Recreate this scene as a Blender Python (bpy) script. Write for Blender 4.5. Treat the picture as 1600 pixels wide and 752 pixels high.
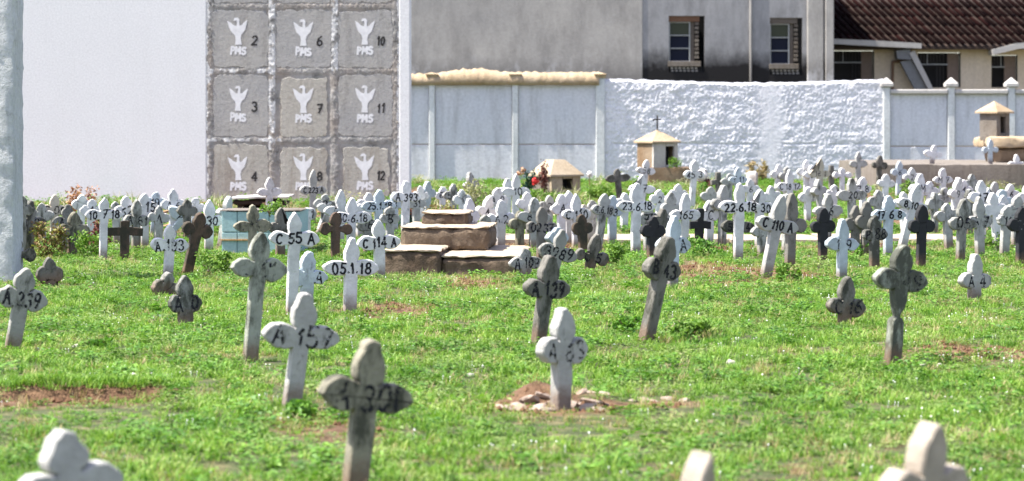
import bpy, bmesh, math, random
import numpy as np
from mathutils import Vector, Matrix, noise as mn

random.seed(7); RNG = np.random.default_rng(7)
S = bpy.context.scene
for o in list(bpy.data.objects): bpy.data.objects.remove(o)
COL = S.collection

# ------------------------------------------------------------------ camera
EYE, FOC, HOR = 1.6, 4000.0, 190.0        # eye height (m), focal length and horizon row of the 1600 px wide photograph
cam = bpy.data.cameras.new('camera'); camo = bpy.data.objects.new('camera', cam); COL.objects.link(camo)
camo.location = (0, 0, EYE); camo.rotation_euler = (math.radians(90), 0, 0)
cam.sensor_width = 36; cam.lens = 90; cam.shift_y = -(376 - HOR) / 1600.0
cam.clip_start = 0.5; cam.clip_end = 2000
cam.dof.use_dof = True; cam.dof.focus_distance = 25.0; cam.dof.aperture_fstop = 3.2
S.camera = camo

# ------------------------------------------------------------------ light
SUN_DIR = Vector((-0.50, -0.07, 0.86)).normalized()      # towards the sun
EL = math.asin(SUN_DIR.z); AZ = math.atan2(SUN_DIR.x, SUN_DIR.y)
w = bpy.data.worlds.new('World'); S.world = w; w.use_nodes = True
nt = w.node_tree; bgn = nt.nodes['Background']
sky = nt.nodes.new('ShaderNodeTexSky'); sky.sky_type = 'NISHITA'; sky.sun_disc = False
sky.sun_elevation = EL; sky.sun_rotation = AZ; sky.altitude = 100; sky.air_density = 1.0; sky.dust_density = 1.4
hs = nt.nodes.new('ShaderNodeHueSaturation'); hs.inputs['Saturation'].default_value = .78; hs.inputs['Hue'].default_value = .522
nt.links.new(sky.outputs[0], hs.inputs['Color']); nt.links.new(hs.outputs[0], bgn.inputs[0]); bgn.inputs[1].default_value = 0.115
sl = bpy.data.lights.new('sun', 'SUN'); sl.energy = 4.6; sl.angle = math.radians(0.5); sl.color = (1.0, 0.95, 0.86)
so = bpy.data.objects.new('sun', sl); COL.objects.link(so); so.location = (-20, -5, 40)
so.rotation_euler = SUN_DIR.to_track_quat('Z', 'Y').to_euler()
S.view_settings.view_transform = 'Standard'; S.view_settings.look = 'None'
S.view_settings.exposure = 1.58; S.view_settings.gamma = 1.0
S.render.engine = 'CYCLES'

# ------------------------------------------------------------------ small helpers
def X(px, d): return (px - 800.0) / FOC * d
def Zp(py, d): return EYE - (py - HOR) * d / FOC
def dist(yb): return FOC * EYE / (yb - HOR)
def nz(x, y, z=0.0): return mn.noise(Vector((x, y, z)))
def fbm(x, y, z=0.0, o=3):
    s = 0; a = 1.0; f = 1.0
    for _ in range(o):
        s += a * mn.noise(Vector((x * f, y * f, z * f + 7.3 * _))); a *= .5; f *= 2.1
    return s

def tag(o, label=None, cat=None, group=None, kind=None):
    if label: o['label'] = label
    if cat: o['category'] = cat
    if group: o['group'] = group
    if kind: o['kind'] = kind
    return o
def link_mesh(name, me, parent=None, mat=None):
    o = bpy.data.objects.new(name, me); COL.objects.link(o)
    if mat: me.materials.append(mat)
    if parent: o.parent = parent
    return o
def empty(name, loc, rot=(0, 0, 0)):
    o = bpy.data.objects.new(name, None); COL.objects.link(o); o.location = loc; o.rotation_euler = rot
    o.empty_display_size = .1
    return o
def mesh_from(name, v, f):
    me = bpy.data.meshes.new(name); me.from_pydata(v, [], f); me.update(); return me
def box_vf(x0, x1, y0, y1, z0, z1, b=0.0):
    bm = bmesh.new(); bmesh.ops.create_cube(bm, size=1)
    for v in bm.verts:
        v.co = Vector(((x0 + x1) / 2 + v.co.x * (x1 - x0), (y0 + y1) / 2 + v.co.y * (y1 - y0), (z0 + z1) / 2 + v.co.z * (z1 - z0)))
    if b: bmesh.ops.bevel(bm, geom=list(bm.edges), offset=b, segments=1, affect='EDGES')
    bm.verts.ensure_lookup_table(); bm.verts.index_update()
    v = [tuple(q.co) for q in bm.verts]; f = [[q.index for q in fa.verts] for fa in bm.faces]; bm.free(); return v, f
class MB:
    def __init__(s): s.v = []; s.f = []
    def add(s, v, f):
        n = len(s.v); s.v += [tuple(q) for q in v]; s.f += [[i + n for i in q] for q in f]; return s
    def box(s, *a, b=0.0): return s.add(*box_vf(*a, b=b))
    def tube(s, p, q, r, n=6, r2=None):
        p = Vector(p); q = Vector(q); r2 = r if r2 is None else r2
        z = (q - p).normalized(); a = z.orthogonal().normalized(); c = z.cross(a)
        v = []
        for k, (o, rr) in enumerate(((p, r), (q, r2))):
            for i in range(n):
                t = 2 * math.pi * i / n; v.append(o + a * math.cos(t) * rr + c * math.sin(t) * rr)
        f = [[i, (i + 1) % n, n + (i + 1) % n, n + i] for i in range(n)] + [list(range(n))[::-1], list(range(n, 2 * n))]
        return s.add(v, f)
    def build(s, name, mat, parent=None): return link_mesh(name, mesh_from(name, s.v, s.f), parent, mat)
def rough_box(name, mat, parent, x0, x1, y0, y1, z0, z1, step=.06, amp=.008, sc=6, seed=0.0):
    """box cut into a grid and its surface knocked about like cast concrete or old mortar"""
    bm = bmesh.new(); bmesh.ops.create_cube(bm, size=1)
    L = (x1 - x0, y1 - y0, z1 - z0)
    for ax in range(3):
        n = int(min(60, max(1, L[ax] / step)))
        for k in range(1, n):
            co = Vector((0, 0, 0)); co[ax] = -0.5 + k / n; no = Vector((0, 0, 0)); no[ax] = 1
            bmesh.ops.bisect_plane(bm, geom=list(bm.verts) + list(bm.edges) + list(bm.faces), plane_co=co, plane_no=no)
    for v in bm.verts:
        p = Vector(((x0 + x1) / 2 + v.co.x * L[0], (y0 + y1) / 2 + v.co.y * L[1], (z0 + z1) / 2 + v.co.z * L[2]))
        q = p * sc + Vector((seed, seed * 1.7, 0))
        n = mn.noise_vector(q) + mn.noise_vector(q * 2.6) * .5
        c = sum(1 for a in v.co if abs(a) > .499)
        k = 1.0 if c < 2 else 1.6
        v.co = p + n * amp * k - Vector([math.copysign(1, a) if abs(a) > .499 else 0 for a in v.co]) * (amp * .9 if c > 1 else 0)
    me = bpy.data.meshes.new(name); bm.to_mesh(me); bm.free()
    me.shade_smooth(); me.set_sharp_from_angle(angle=.7)
    return link_mesh(name, me, parent, mat)

# ------------------------------------------------------------------ materials
def newmat(name):
    m = bpy.data.materials.new(name); m.use_nodes = True
    n = m.node_tree; b = n.nodes['Principled BSDF']; b.inputs['Roughness'].default_value = .85
    b.inputs['Specular IOR Level'].default_value = .25
    return m, n, b
def N(n, t, **k):
    q = n.nodes.new(t)
    for a, v in k.items(): setattr(q, a, v)
    return q
def noi(n, vec, scale, detail=5, rough=.6, dist=0.0):
    q = N(n, 'ShaderNodeTexNoise'); q.inputs['Scale'].default_value = scale; q.inputs['Detail'].default_value = detail
    q.inputs['Roughness'].default_value = rough; q.inputs['Distortion'].default_value = dist
    n.links.new(vec, q.inputs['Vector']); return q.outputs['Fac']
def ramp(n, fac, stops):
    q = N(n, 'ShaderNodeValToRGB'); e = q.color_ramp.elements
    while len(e) < len(stops): e.new(.5)
    for i, (p, c) in enumerate(stops):
        e[i].position = p; e[i].color = (c[0], c[1], c[2], 1) if not isinstance(c, (int, float)) else (c, c, c, 1)
    n.links.new(fac, q.inputs[0]); return q.outputs[0]
def mix(n, fac, a, b, mode='MIX'):
    q = N(n, 'ShaderNodeMix', data_type='RGBA', blend_type=mode)
    for s, v in ((q.inputs[0], fac), (q.inputs[6], a), (q.inputs[7], b)):
        if hasattr(v, 'links'): n.links.new(v, s)
        elif isinstance(v, (int, float)): s.default_value = v
        else: s.default_value = (v[0], v[1], v[2], 1)
    return q.outputs[2]
def mth(n, op, a, b=None):
    q = N(n, 'ShaderNodeMath', operation=op)
    for s, v in ((q.inputs[0], a), (q.inputs[1], b)):
        if v is None: continue
        if hasattr(v, 'links'): n.links.new(v, s)
        else: s.default_value = v
    return q.outputs[0]
def bump(n, b, h, strength=.4, distance=.01):
    q = N(n, 'ShaderNodeBump'); q.inputs['Strength'].default_value = strength; q.inputs['Distance'].default_value = distance
    n.links.new(h, q.inputs['Height']); n.links.new(q.outputs[0], b.inputs['Normal'])
def scaled(n, vec, s):
    q = N(n, 'ShaderNodeMapping'); q.inputs['Scale'].default_value = s; n.links.new(vec, q.inputs[0]); return q.outputs[0]
def pos(n): return N(n, 'ShaderNodeNewGeometry').outputs['Position']

def plaster(name, base, alt, stain=(.1, .09, .08), amt=.45, streak=.5, scale=1.0, bmp=.4, fine=35, alt_amt=.8):
    m, n, b = newmat(name); p = pos(n)
    a = ramp(n, noi(n, p, .9 * scale, 6), [(.35, 0.0), (.68, 1.0)])
    c = mix(n, mth(n, 'MULTIPLY', a, alt_amt), base, alt)
    st = noi(n, scaled(n, p, (2.2 * scale, 2.2 * scale, .28 * scale)), 1.6, 7, .7)
    c = mix(n, mth(n, 'MULTIPLY', ramp(n, st, [(.5, 0.0), (.72, 1.0)]), streak), c, stain)
    sp = noi(n, p, 5 * scale, 8, .75)
    c = mix(n, mth(n, 'MULTIPLY', ramp(n, sp, [(.56, 0.0), (.7, 1.0)]), amt), c, stain)
    g = noi(n, p, fine, 4, .7)
    c = mix(n, .35, c, ramp(n, g, [(.3, .35), (.7, 1.0)]), 'MULTIPLY')
    n.links.new(c, b.inputs['Base Color'])
    bump(n, b, mth(n, 'ADD', g, mth(n, 'MULTIPLY', sp, 1.5)), bmp, .012)
    return m
M = {}
M['white_wall'] = plaster('white_wall_paint', (.80, .805, .81), (.77, .775, .78), (.52, .50, .47), .16, .10, .6, .08, 30)
M['post'] = plaster('old_white_paint', (.62, .63, .63), (.50, .52, .53), (.2, .2, .19), .5, .35, 1.6, .9, 26)
M['panel'] = plaster('blue_grey_wall_paint', (.62, .635, .68), (.69, .69, .72), (.30, .30, .30), .3, .5, .9, .35, 14)
M['panel_edge'] = plaster('pale_wall_paint', (.62, .65, .66), (.70, .70, .69), (.3, .3, .28), .3, .5, 1.0, .4, 18)
M['rough'] = plaster('rough_whitewash', (.80, .79, .82), (.68, .70, .75), (.30, .31, .34), .6, .3, 1.6, .7, 22)
M['sand_mortar'] = plaster('sandy_mortar', (.38, .28, .17), (.48, .385, .28), (.09, .07, .05), .65, .2, 1.5, .9, 22)
M['cream'] = plaster('cream_wall_paint', (.60, .50, .38), (.66, .57, .46), (.4, .32, .24), .2, .35, .6, .2, 10)
M['slab'] = plaster('pale_concrete', (.52, .50, .47), (.44, .42, .40), (.2, .19, .18), .3, .3, 1.0, .4, 20)
M['brown_conc'] = plaster('brown_old_concrete', (.12, .082, .055), (.20, .155, .11), (.014, .012, .010), .75, .5, 2.2, 1.0, 24)
M['grave_conc'] = plaster('brownish_concrete', (.175, .15, .125), (.23, .205, .18), (.07, .055, .045), .45, .5, 1.4, .7, 24)
M['step_top'] = plaster('pale_beige_cement', (.40, .32, .235), (.46, .39, .31), (.16, .11, .08), .4, .1, 2.0, .8, 26)  # pale beige cement of the path slabs and step caps
M['tomb_cream'] = plaster('cream_tomb_plaster', (.38, .30, .205), (.45, .375, .28), (.12, .085, .055), .6, .2, 2.0, .5, 24)
M['tomb_brown'] = plaster('brown_tomb_plaster', (.20, .125, .07), (.30, .235, .17), (.06, .04, .03), .6, .4, 2.0, .7, 24)
M['tomb_grey'] = plaster('grey_tomb_plaster', (.15, .125, .10), (.24, .215, .19), (.03, .027, .023), .7, .5, 2.4, .7, 24)
M['tomb_white'] = plaster('whitewashed_tomb', (.54, .50, .46), (.44, .40, .36), (.12, .09, .07), .4, .4, 2.4, .5, 24)
M['blue_tile'] = plaster('turquoise_tile', (.33, .50, .51), (.40, .56, .56), (.2, .28, .26), .3, .3, 2, .1, 30)
M['orange_edge'] = plaster('rusty_edge', (.5, .27, .1), (.45, .3, .16), (.2, .12, .08), .4, .2, 3, .4, 30)
M['dark_wood'] = plaster('dark_rotten_wood', (.035, .025, .022), (.07, .045, .035), (.01, .01, .01), .5, .5, 4, .8, 40)
M['plank'] = plaster('weathered_plank', (.42, .25, .13), (.34, .22, .14), (.12, .07, .04), .5, .5, 4, .6, 40)
M['stone'] = plaster('pale_broken_plaster', (.44, .37, .31), (.33, .23, .17), (.16, .10, .06), .45, .1, 5, .9, 40)

def flat(name, c, rough=.7, spec=.3):
    m, n, b = newmat(name); g = noi(n, pos(n), 9, 5)
    n.links.new(mix(n, .4, c, ramp(n, g, [(.3, .45), (.7, 1.0)]), 'MULTIPLY'), b.inputs['Base Color'])
    b.inputs['Roughness'].default_value = rough; b.inputs['Specular IOR Level'].default_value = spec
    return m
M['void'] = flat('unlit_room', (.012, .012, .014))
M['white_paint'] = flat('white_stencil_paint', (.78, .78, .79))
M['frame'] = flat('white_window_frame', (.34, .35, .35))
M['iron'] = flat('dark_iron', (.03, .028, .028))
M['shutter'] = flat('brown_shutter', (.17, .125, .10))
M['brown_pipe'] = flat('brown_pipe', (.2, .12, .08))
M['grey_sheet'] = flat('grey_sheet', (.20, .205, .215))
M['brick'] = flat('dusty_brick', (.11, .09, .075))
M['ochre_lintel'] = flat('ochre_lintel', (.14, .07, .04))
M['rag_red'] = flat('red_cloth_petal', (.55, .03, .03)); M['rag_white'] = flat('white_plastic', (.78, .74, .72))
m, n, b = newmat('dark_glass'); b.inputs['Base Color'].default_value = (.008, .010, .022, 1); b.inputs['Roughness'].default_value = .15
b.inputs['Specular IOR Level'].default_value = .5; b.inputs['Roughness'].default_value = .5; b.inputs['Specular IOR Level'].default_value = .1; M['glass'] = m
m, n, b = newmat('green_glass'); b.inputs['Base Color'].default_value = (.03, .035, .02, 1); b.inputs['Roughness'].default_value = .3; M['glass2'] = m

# dark stucco with black mould creeping up from the wall top
def stucco(name, base, alt, mould, zlo, zhi, strength=1.0):
    m, n, b = newmat(name); p = pos(n)
    c = mix(n, ramp(n, noi(n, p, .55, 6), [(.3, 0.0), (.7, 1.0)]), base, alt)
    st = noi(n, scaled(n, p, (1.0, 1.0, .35)), 1.1, 8, .7)
    c = mix(n, mth(n, 'MULTIPLY', ramp(n, st, [(.46, 0.0), (.75, 1.0)]), .6), c, mould)
    sx = N(n, 'ShaderNodeSeparateXYZ'); n.links.new(p, sx.inputs[0])
    mr = N(n, 'ShaderNodeMapRange'); n.links.new(sx.outputs[2], mr.inputs[0])
    mr.inputs[1].default_value = zhi; mr.inputs[2].default_value = zlo; mr.inputs[3].default_value = 0; mr.inputs[4].default_value = 1
    k = mth(n, 'MULTIPLY', mth(n, 'ADD', mr.outputs[0], mth(n, 'SUBTRACT', noi(n, p, 1.3, 6, .7), .62)), 1.5 * strength)
    q = N(n, 'ShaderNodeClamp'); n.links.new(k, q.inputs[0])
    c = mix(n, q.outputs[0], c, mould)
    g = noi(n, p, 14, 5, .7)
    c = mix(n, .3, c, ramp(n, g, [(.3, .4), (.7, 1.0)]), 'MULTIPLY')
    ef = mth(n, 'MULTIPLY', ramp(n, noi(n, scaled(n, p, (1, 1, .6)), .9, 7, .7), [(.52, 0.0), (.66, 1.0)]), mr.outputs[0])
    if strength < .5: c = mix(n, mth(n, 'MULTIPLY', ef, .7), c, (.62, .61, .62))
    n.links.new(c, b.inputs['Base Color']); bump(n, b, g, .3, .02)
    return m
M['stucco_l'] = stucco('grey_stucco', (.34, .325, .31), (.44, .415, .385), (.13, .12, .115), 3.2, 4.0, .48)
M['stucco_r'] = stucco('mouldy_stucco', (.26, .26, .27), (.34, .335, .34), (.014, .013, .014), 3.2, 4.3, 1.1)

# cross: object colour = paint, object alpha = how much black mould has grown
def cross_mat():
    m, n, b = newmat('cross_paint'); oi = N(n, 'ShaderNodeObjectInfo')
    tc = N(n, 'ShaderNodeTexCoord'); ob = tc.outputs['Object']
    add = N(n, 'ShaderNodeVectorMath', operation='ADD'); n.links.new(ob, add.inputs[0])
    cmb = N(n, 'ShaderNodeCombineXYZ'); r9 = mth(n, 'MULTIPLY', oi.outputs['Random'], 97.0)
    n.links.new(r9, cmb.inputs[0]); n.links.new(r9, cmb.inputs[2]); n.links.new(cmb.outputs[0], add.inputs[1]); p = add.outputs[0]
    c = mix(n, .6, oi.outputs['Color'], ramp(n, noi(n, p, 9, 6, .7), [(.3, .45), (.65, 1.0)]), 'MULTIPLY')
    mo = noi(n, scaled(n, p, (1, 1, .45)), 10, 8, .72)
    thr = mth(n, 'SUBTRACT', .76, mth(n, 'MULTIPLY', oi.outputs['Alpha'], .5))
    k = mth(n, 'MULTIPLY', mth(n, 'SUBTRACT', mo, thr), 7.0); q = N(n, 'ShaderNodeClamp'); n.links.new(k, q.inputs[0])
    c = mix(n, mth(n, 'MULTIPLY', q.outputs[0], .85), c, (.035, .036, .026))
    # splashed red soil caked round the foot
    sx = N(n, 'ShaderNodeSeparateXYZ'); n.links.new(ob, sx.inputs[0])
    s = mth(n, 'SUBTRACT', mth(n, 'ADD', .01, mth(n, 'MULTIPLY', noi(n, p, 9, 6, .75), .30)), sx.outputs[2])
    q2 = N(n, 'ShaderNodeClamp'); n.links.new(mth(n, 'MULTIPLY', s, 9.0), q2.inputs[0])
    c = mix(n, mth(n, 'MULTIPLY', q2.outputs[0], .78), c, (.15, .095, .062))
    n.links.new(c, b.inputs['Base Color'])
    g = noi(n, p, 55, 5, .7); bump(n, b, mth(n, 'ADD', g, mth(n, 'MULTIPLY', mo, 1.6)), .8, .009)
    return m
M['cross'] = cross_mat()
def ink_mat():
    m, n, b = newmat('brushed_black_paint'); oi = N(n, 'ShaderNodeObjectInfo'); tc = N(n, 'ShaderNodeTexCoord')
    n.links.new(oi.outputs['Color'], b.inputs['Base Color'])
    mo = noi(n, tc.outputs['Object'], 30, 5, .7)
    thr = mth(n, 'ADD', .30, mth(n, 'MULTIPLY', oi.outputs['Alpha'], .35))
    q = N(n, 'ShaderNodeClamp'); n.links.new(mth(n, 'MULTIPLY', mth(n, 'SUBTRACT', thr, mo), 8.0), q.inputs[0])
    tr = N(n, 'ShaderNodeBsdfTransparent'); mx = N(n, 'ShaderNodeMixShader')
    n.links.new(q.outputs[0], mx.inputs[0]); n.links.new(tr.outputs[0], mx.inputs[1]); n.links.new(b.outputs[0], mx.inputs[2])
    n.links.new(mx.outputs[0], n.nodes['Material Output'].inputs[0]); return m
M['ink'] = ink_mat()

def leaf_mat(name, stops, trans=.35, world=.35, rough=.55):
    m, n, b = newmat(name); g = N(n, 'ShaderNodeNewGeometry'); oi = N(n, 'ShaderNodeObjectInfo')
    f = mth(n, 'FRACT', mth(n, 'ADD', g.outputs['Random Per Island'], oi.outputs['Random']))
    k = mth(n, 'ADD', mth(n, 'MULTIPLY', f, 1 - world), mth(n, 'MULTIPLY', ramp(n, noi(n, g.outputs['Position'], 1.1, 4), [(.3, 0.0), (.7, 1.0)]), world))
    c = ramp(n, k, stops); n.links.new(c, b.inputs['Base Color']); b.inputs['Roughness'].default_value = rough
    b.inputs['Specular IOR Level'].default_value = .3
    if trans:
        t = N(n, 'ShaderNodeBsdfTranslucent'); n.links.new(mix(n, 1.0, c, (1.0, 1.15, .55), 'MULTIPLY'), t.inputs[0])
        mx = N(n, 'ShaderNodeMixShader'); mx.inputs[0].default_value = trans
        n.links.new(b.outputs[0], mx.inputs[1]); n.links.new(t.outputs[0], mx.inputs[2]); n.links.new(mx.outputs[0], n.nodes['Material Output'].inputs[0])
    return m
M['grass'] = leaf_mat('grass_blades', [(0, (.022, .065, .008)), (.22, (.075, .19, .020)), (.55, (.175, .315, .042)), (.84, (.33, .45, .10)), (1, (.50, .50, .23))], .35, .4)
M['dry'] = leaf_mat('dry_grass', [(0, (.24, .18, .08)), (.5, (.36, .29, .14)), (1, (.45, .40, .24))], .3)
M['weed'] = leaf_mat('broad_weed_leaves', [(0, (.025, .075, .012)), (.5, (.09, .21, .028)), (1, (.21, .38, .05))], .3)
M['clover'] = leaf_mat('white_flower_heads', [(0, (.6, .62, .58)), (1, (.8, .8, .78))], 0)
M['bush_yellow'] = leaf_mat('yellowing_leaves', [(0, (.09, .06, .03)), (.35, (.2, .11, .05)), (.6, (.2, .2, .05)), (1, (.3, .33, .08))], .25)
M['bush_dead'] = leaf_mat('dead_brown_leaves', [(0, (.08, .03, .02)), (.4, (.28, .12, .06)), (.75, (.5, .30, .17)), (1, (.68, .5, .36))], .15)
M['bush_green'] = leaf_mat('bright_leaves', [(0, (.05, .12, .015)), (.5, (.12, .23, .03)), (1, (.25, .36, .07))], .3)
M['bush_pale'] = leaf_mat('pale_dry_leaves', [(0, (.16, .17, .08)), (.5, (.3, .3, .16)), (1, (.45, .42, .28))], .25)
M['bush_gold'] = leaf_mat('golden_dry_grass', [(0, (.22, .14, .06)), (.5, (.34, .26, .13)), (1, (.45, .38, .22))], .2)
M['bush_dark'] = leaf_mat('dark_green_cloth_leaves', [(0, (.01, .03, .02)), (1, (.02, .09, .05))], 0)
M['bush_maroon'] = leaf_mat('withered_maroon_leaves', [(0, (.06, .015, .015)), (1, (.25, .09, .06))], .1)

# ------------------------------------------------------------------ ground
PIT = (X(118, 15.1), 15.05, .46, .30)
soils = [(120, 612, .52, .34, 1.0), (40, 617, .25, .2, .9), (220, 606, .2, .14, .7), (620, 480, .45, .8, .6), (745, 440, .35, .9, .6),
         (1150, 425, .9, 1.3, .75), (845, 628, .34, .3, .8), (925, 632, .3, .25, .6), (1520, 550, .6, .6, .55), (1450, 470, .5, .8, .3),
         (270, 606, .2, .2, .4), (540, 670, .3, .3, .55), (470, 655, .25, .3, .5), (1030, 627, .3, .15, .6), (1490, 345, 1.6, 3.0, 1.0),
         (1250, 302, 4, 3.0, .9), (1420, 312, 3, 3.5, .9), (1600, 330, 1.2, 3, .7), (1560, 380, .8, 1.5, .5), (790, 385, 1.1, 1.2, .9), (620, 330, 3, 4, .7),
         (1130, 250 + 50, 3, 3, .5), (200, 318, 5, 3, .8), (470, 322, 4, 3, .8), (700, 298, 3, 3, .5), (860, 318, 2, 4, .5), (440, 350, 1.5, 3, .6), (150, 355, 2.5, 3, .8), (300, 345, 2, 3, .6), (1350, 690, .5, .3, .25),
         (1200, 735, .5, .4, .3), (1370, 520, .4, .5, .25), (380, 600, .3, .4, .2), (930, 372, 3, .7, .6), (1240, 388, 2.2, .5, .5)]
SP = [(X(a, dist(b)), dist(b) - (.2 if b > 420 else 0), c * 1.1, e * (1.45 if b > 420 else 1), s) for a, b, c, e, s in soils]
def soil(x, y):
    v = 0
    for cx, cy, rx, ry, s in SP:
        q = ((x - cx) / rx) ** 2 + ((y - cy) / ry) ** 2
        if q < 4: v = max(v, s * math.exp(-q * .9) * (.85 + .5 * nz(x * 5, y * 4, 33) if cx != SP[0][0] else 1))
    v += .16 * nz(x * .9, y * .6, 3) + .20 * nz(x * 3.1, y * 2.3, 5)
    if y > 36: v += .16 + .12 * nz(x * .4, y * .3, 9)
    return min(1, max(0, v * 1.25))
def gh(x, y):
    h = .012 * nz(x * .8, y * .5) + .018 * nz(x * .25, y * .2, 4)
    q = ((x - PIT[0]) / PIT[2]) ** 2 + ((y - PIT[1]) / PIT[3]) ** 2
    if q < 6: h += (-.17 - .12 * nz(x * 9, y * 9)) * math.exp(-q * q * .9) - .16 * math.exp(-((y - PIT[1] - .16 - .05 * nz(x * 5, 1)) / .11) ** 2 - ((x - PIT[0]) / PIT[2]) ** 4) + (.05 * math.exp(-((y - PIT[1] - .34) / .12) ** 2 - ((x - PIT[0]) / PIT[2]) ** 4))
    for cx, cy, r, a in ((X(840, 14.5), 14.7, .17, .11), (X(925, 14.4), 14.6, .2, .05), (X(540, 13.2), 13.2, .3, .02)):
        q = ((x - cx) ** 2 + (y - cy) ** 2) / r ** 2
        if q < 6: h += a * math.exp(-q * 1.5)
    return h
def axis(parts):
    out = []
    for a, b, n in parts: out += list(np.linspace(a, b, n, endpoint=False))
    return out + [parts[-1][1]]
gx = axis([(-900, -60, 8), (-60, -16, 22), (-16, -4.5, 60), (-4.5, 4.5, 130), (4.5, 16, 60), (16, 60, 22), (60, 900, 8)])
gy = axis([(-900, -20, 8), (-20, 7, 10), (7, 20, 170), (20, 42, 150), (42, 82, 110), (82, 200, 12), (200, 1500, 8)])
gv = [(x, y, gh(x, y) if 5 < y < 100 and abs(x) < 30 else 0) for y in gy for x in gx]
nx = len(gx)
gf = [[j * nx + i, j * nx + i + 1, (j + 1) * nx + i + 1, (j + 1) * nx + i] for j in range(len(gy) - 1) for i in range(nx - 1)]
me = mesh_from('ground', gv, gf); me.shade_smooth()
at = me.attributes.new('soil', 'FLOAT', 'POINT')
at.data.foreach_set('value', [soil(v[0], v[1]) if 5 < v[1] < 84 and abs(v[0]) < 30 else .3 for v in gv])
m, n, b = newmat('red_soil_and_thatch'); p = pos(n)
an = N(n, 'ShaderNodeAttribute', attribute_name='soil')
green = ramp(n, noi(n, p, 7, 6), [(.3, (.03, .045, .014)), (.5, (.07, .085, .03)), (.62, (.14, .13, .06)), (.75, (.24, .20, .11))])
red = ramp(n, noi(n, p, 5, 7, .7), [(.3, (.06, .03, .016)), (.48, (.14, .08, .045)), (.62, (.21, .125, .07)), (.78, (.34, .22, .13))])
k = mth(n, 'ADD', an.outputs['Fac'], mth(n, 'MULTIPLY', mth(n, 'SUBTRACT', noi(n, p, 9, 5), .5), .9))
n.links.new(mix(n, ramp(n, k, [(.22, 0.0), (.45, 1.0)]), green, red), b.inputs['Base Color'])
bump(n, b, mth(n, 'ADD', noi(n, p, 18, 6, .7), noi(n, p, 60, 3)), .8, .03)
go = link_mesh('ground', me, None, m); tag(go, kind='structure')

# ------------------------------------------------------------------ scattering for stuff nobody could count
def blade(mb, x, y, h, wd, lean, ang, seg=2):
    ca, sa = math.cos(ang), math.sin(ang); v = []; f = []
    for k in range(seg + 1):
        t = k / seg; ww = wd * (1 - t * t) * .5 + .0003
        off = lean * t * t; px = x + ca * off; py = y + sa * off; z = h * t * (1 - .25 * t * abs(lean) / max(h, 1e-4))
        v += [(px - sa * ww, py + ca * ww, z), (px + sa * ww, py - ca * ww, z)]
    for k in range(seg): f.append([2 * k, 2 * k + 1, 2 * k + 3, 2 * k + 2])
    mb.add(v, f)
def protos(name, kinds, mat):
    c = bpy.data.collections.new(name)
    for i, fn in enumerate(kinds):
        mb = MB(); fn(mb, random.Random(i * 13 + 5)); me = mesh_from(name, mb.v, mb.f); me.materials.append(mat)
        o = bpy.data.objects.new('%s_%02d' % (name, i), me); c.objects.link(o)
    return c
def tuft(nb, r, h0, h1, wd):
    def fn(mb, R):
        for _ in range(nb):
            a = R.uniform(0, 6.28); q = r * math.sqrt(R.random()); h = R.uniform(h0, h1)
            blade(mb, math.cos(a) * q, math.sin(a) * q, h, R.uniform(.7, 1.3) * wd, R.uniform(.2, .9) * h, R.uniform(0, 6.28))
    return fn
def broad(nb, r, h, ls):
    def fn(mb, R):
        for _ in range(nb):
            a = R.uniform(0, 6.28); q = r * math.sqrt(R.random()); z = R.uniform(.2, 1) * h; x, y = math.cos(a) * q, math.sin(a) * q
            d = R.uniform(0, 6.28); l = ls * R.uniform(.6, 1.3); wv = l * .38; up = R.uniform(-.2, .6) * l
            c, s = math.cos(d), math.sin(d)
            mb.add([(x, y, z), (x + c * l * .5 - s * wv, y + s * l * .5 + c * wv, z + up * .8), (x + c * l, y + s * l, z + up * .5), (x + c * l * .5 + s * wv, y + s * l * .5 - c * wv, z + up * .8)], [[0, 1, 2, 3]])
    return fn
def heads(nb, r, h, s):
    def fn(mb, R):
        for _ in range(nb):
            a = R.uniform(0, 6.28); q = r * math.sqrt(R.random()); x, y, z = math.cos(a) * q, math.sin(a) * q, R.uniform(.6, 1) * h
            mb.add([(x + s, y, z), (x, y + s, z), (x - s, y, z), (x, y - s, z), (x, y, z + s), (x, y, z - s * .6)],
                   [[0, 1, 4], [1, 2, 4], [2, 3, 4], [3, 0, 4], [1, 0, 5], [2, 1, 5], [3, 2, 5], [0, 3, 5]])
            mb.tube((x, y, 0), (x, y, z), .0012, 3)
    return fn
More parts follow.
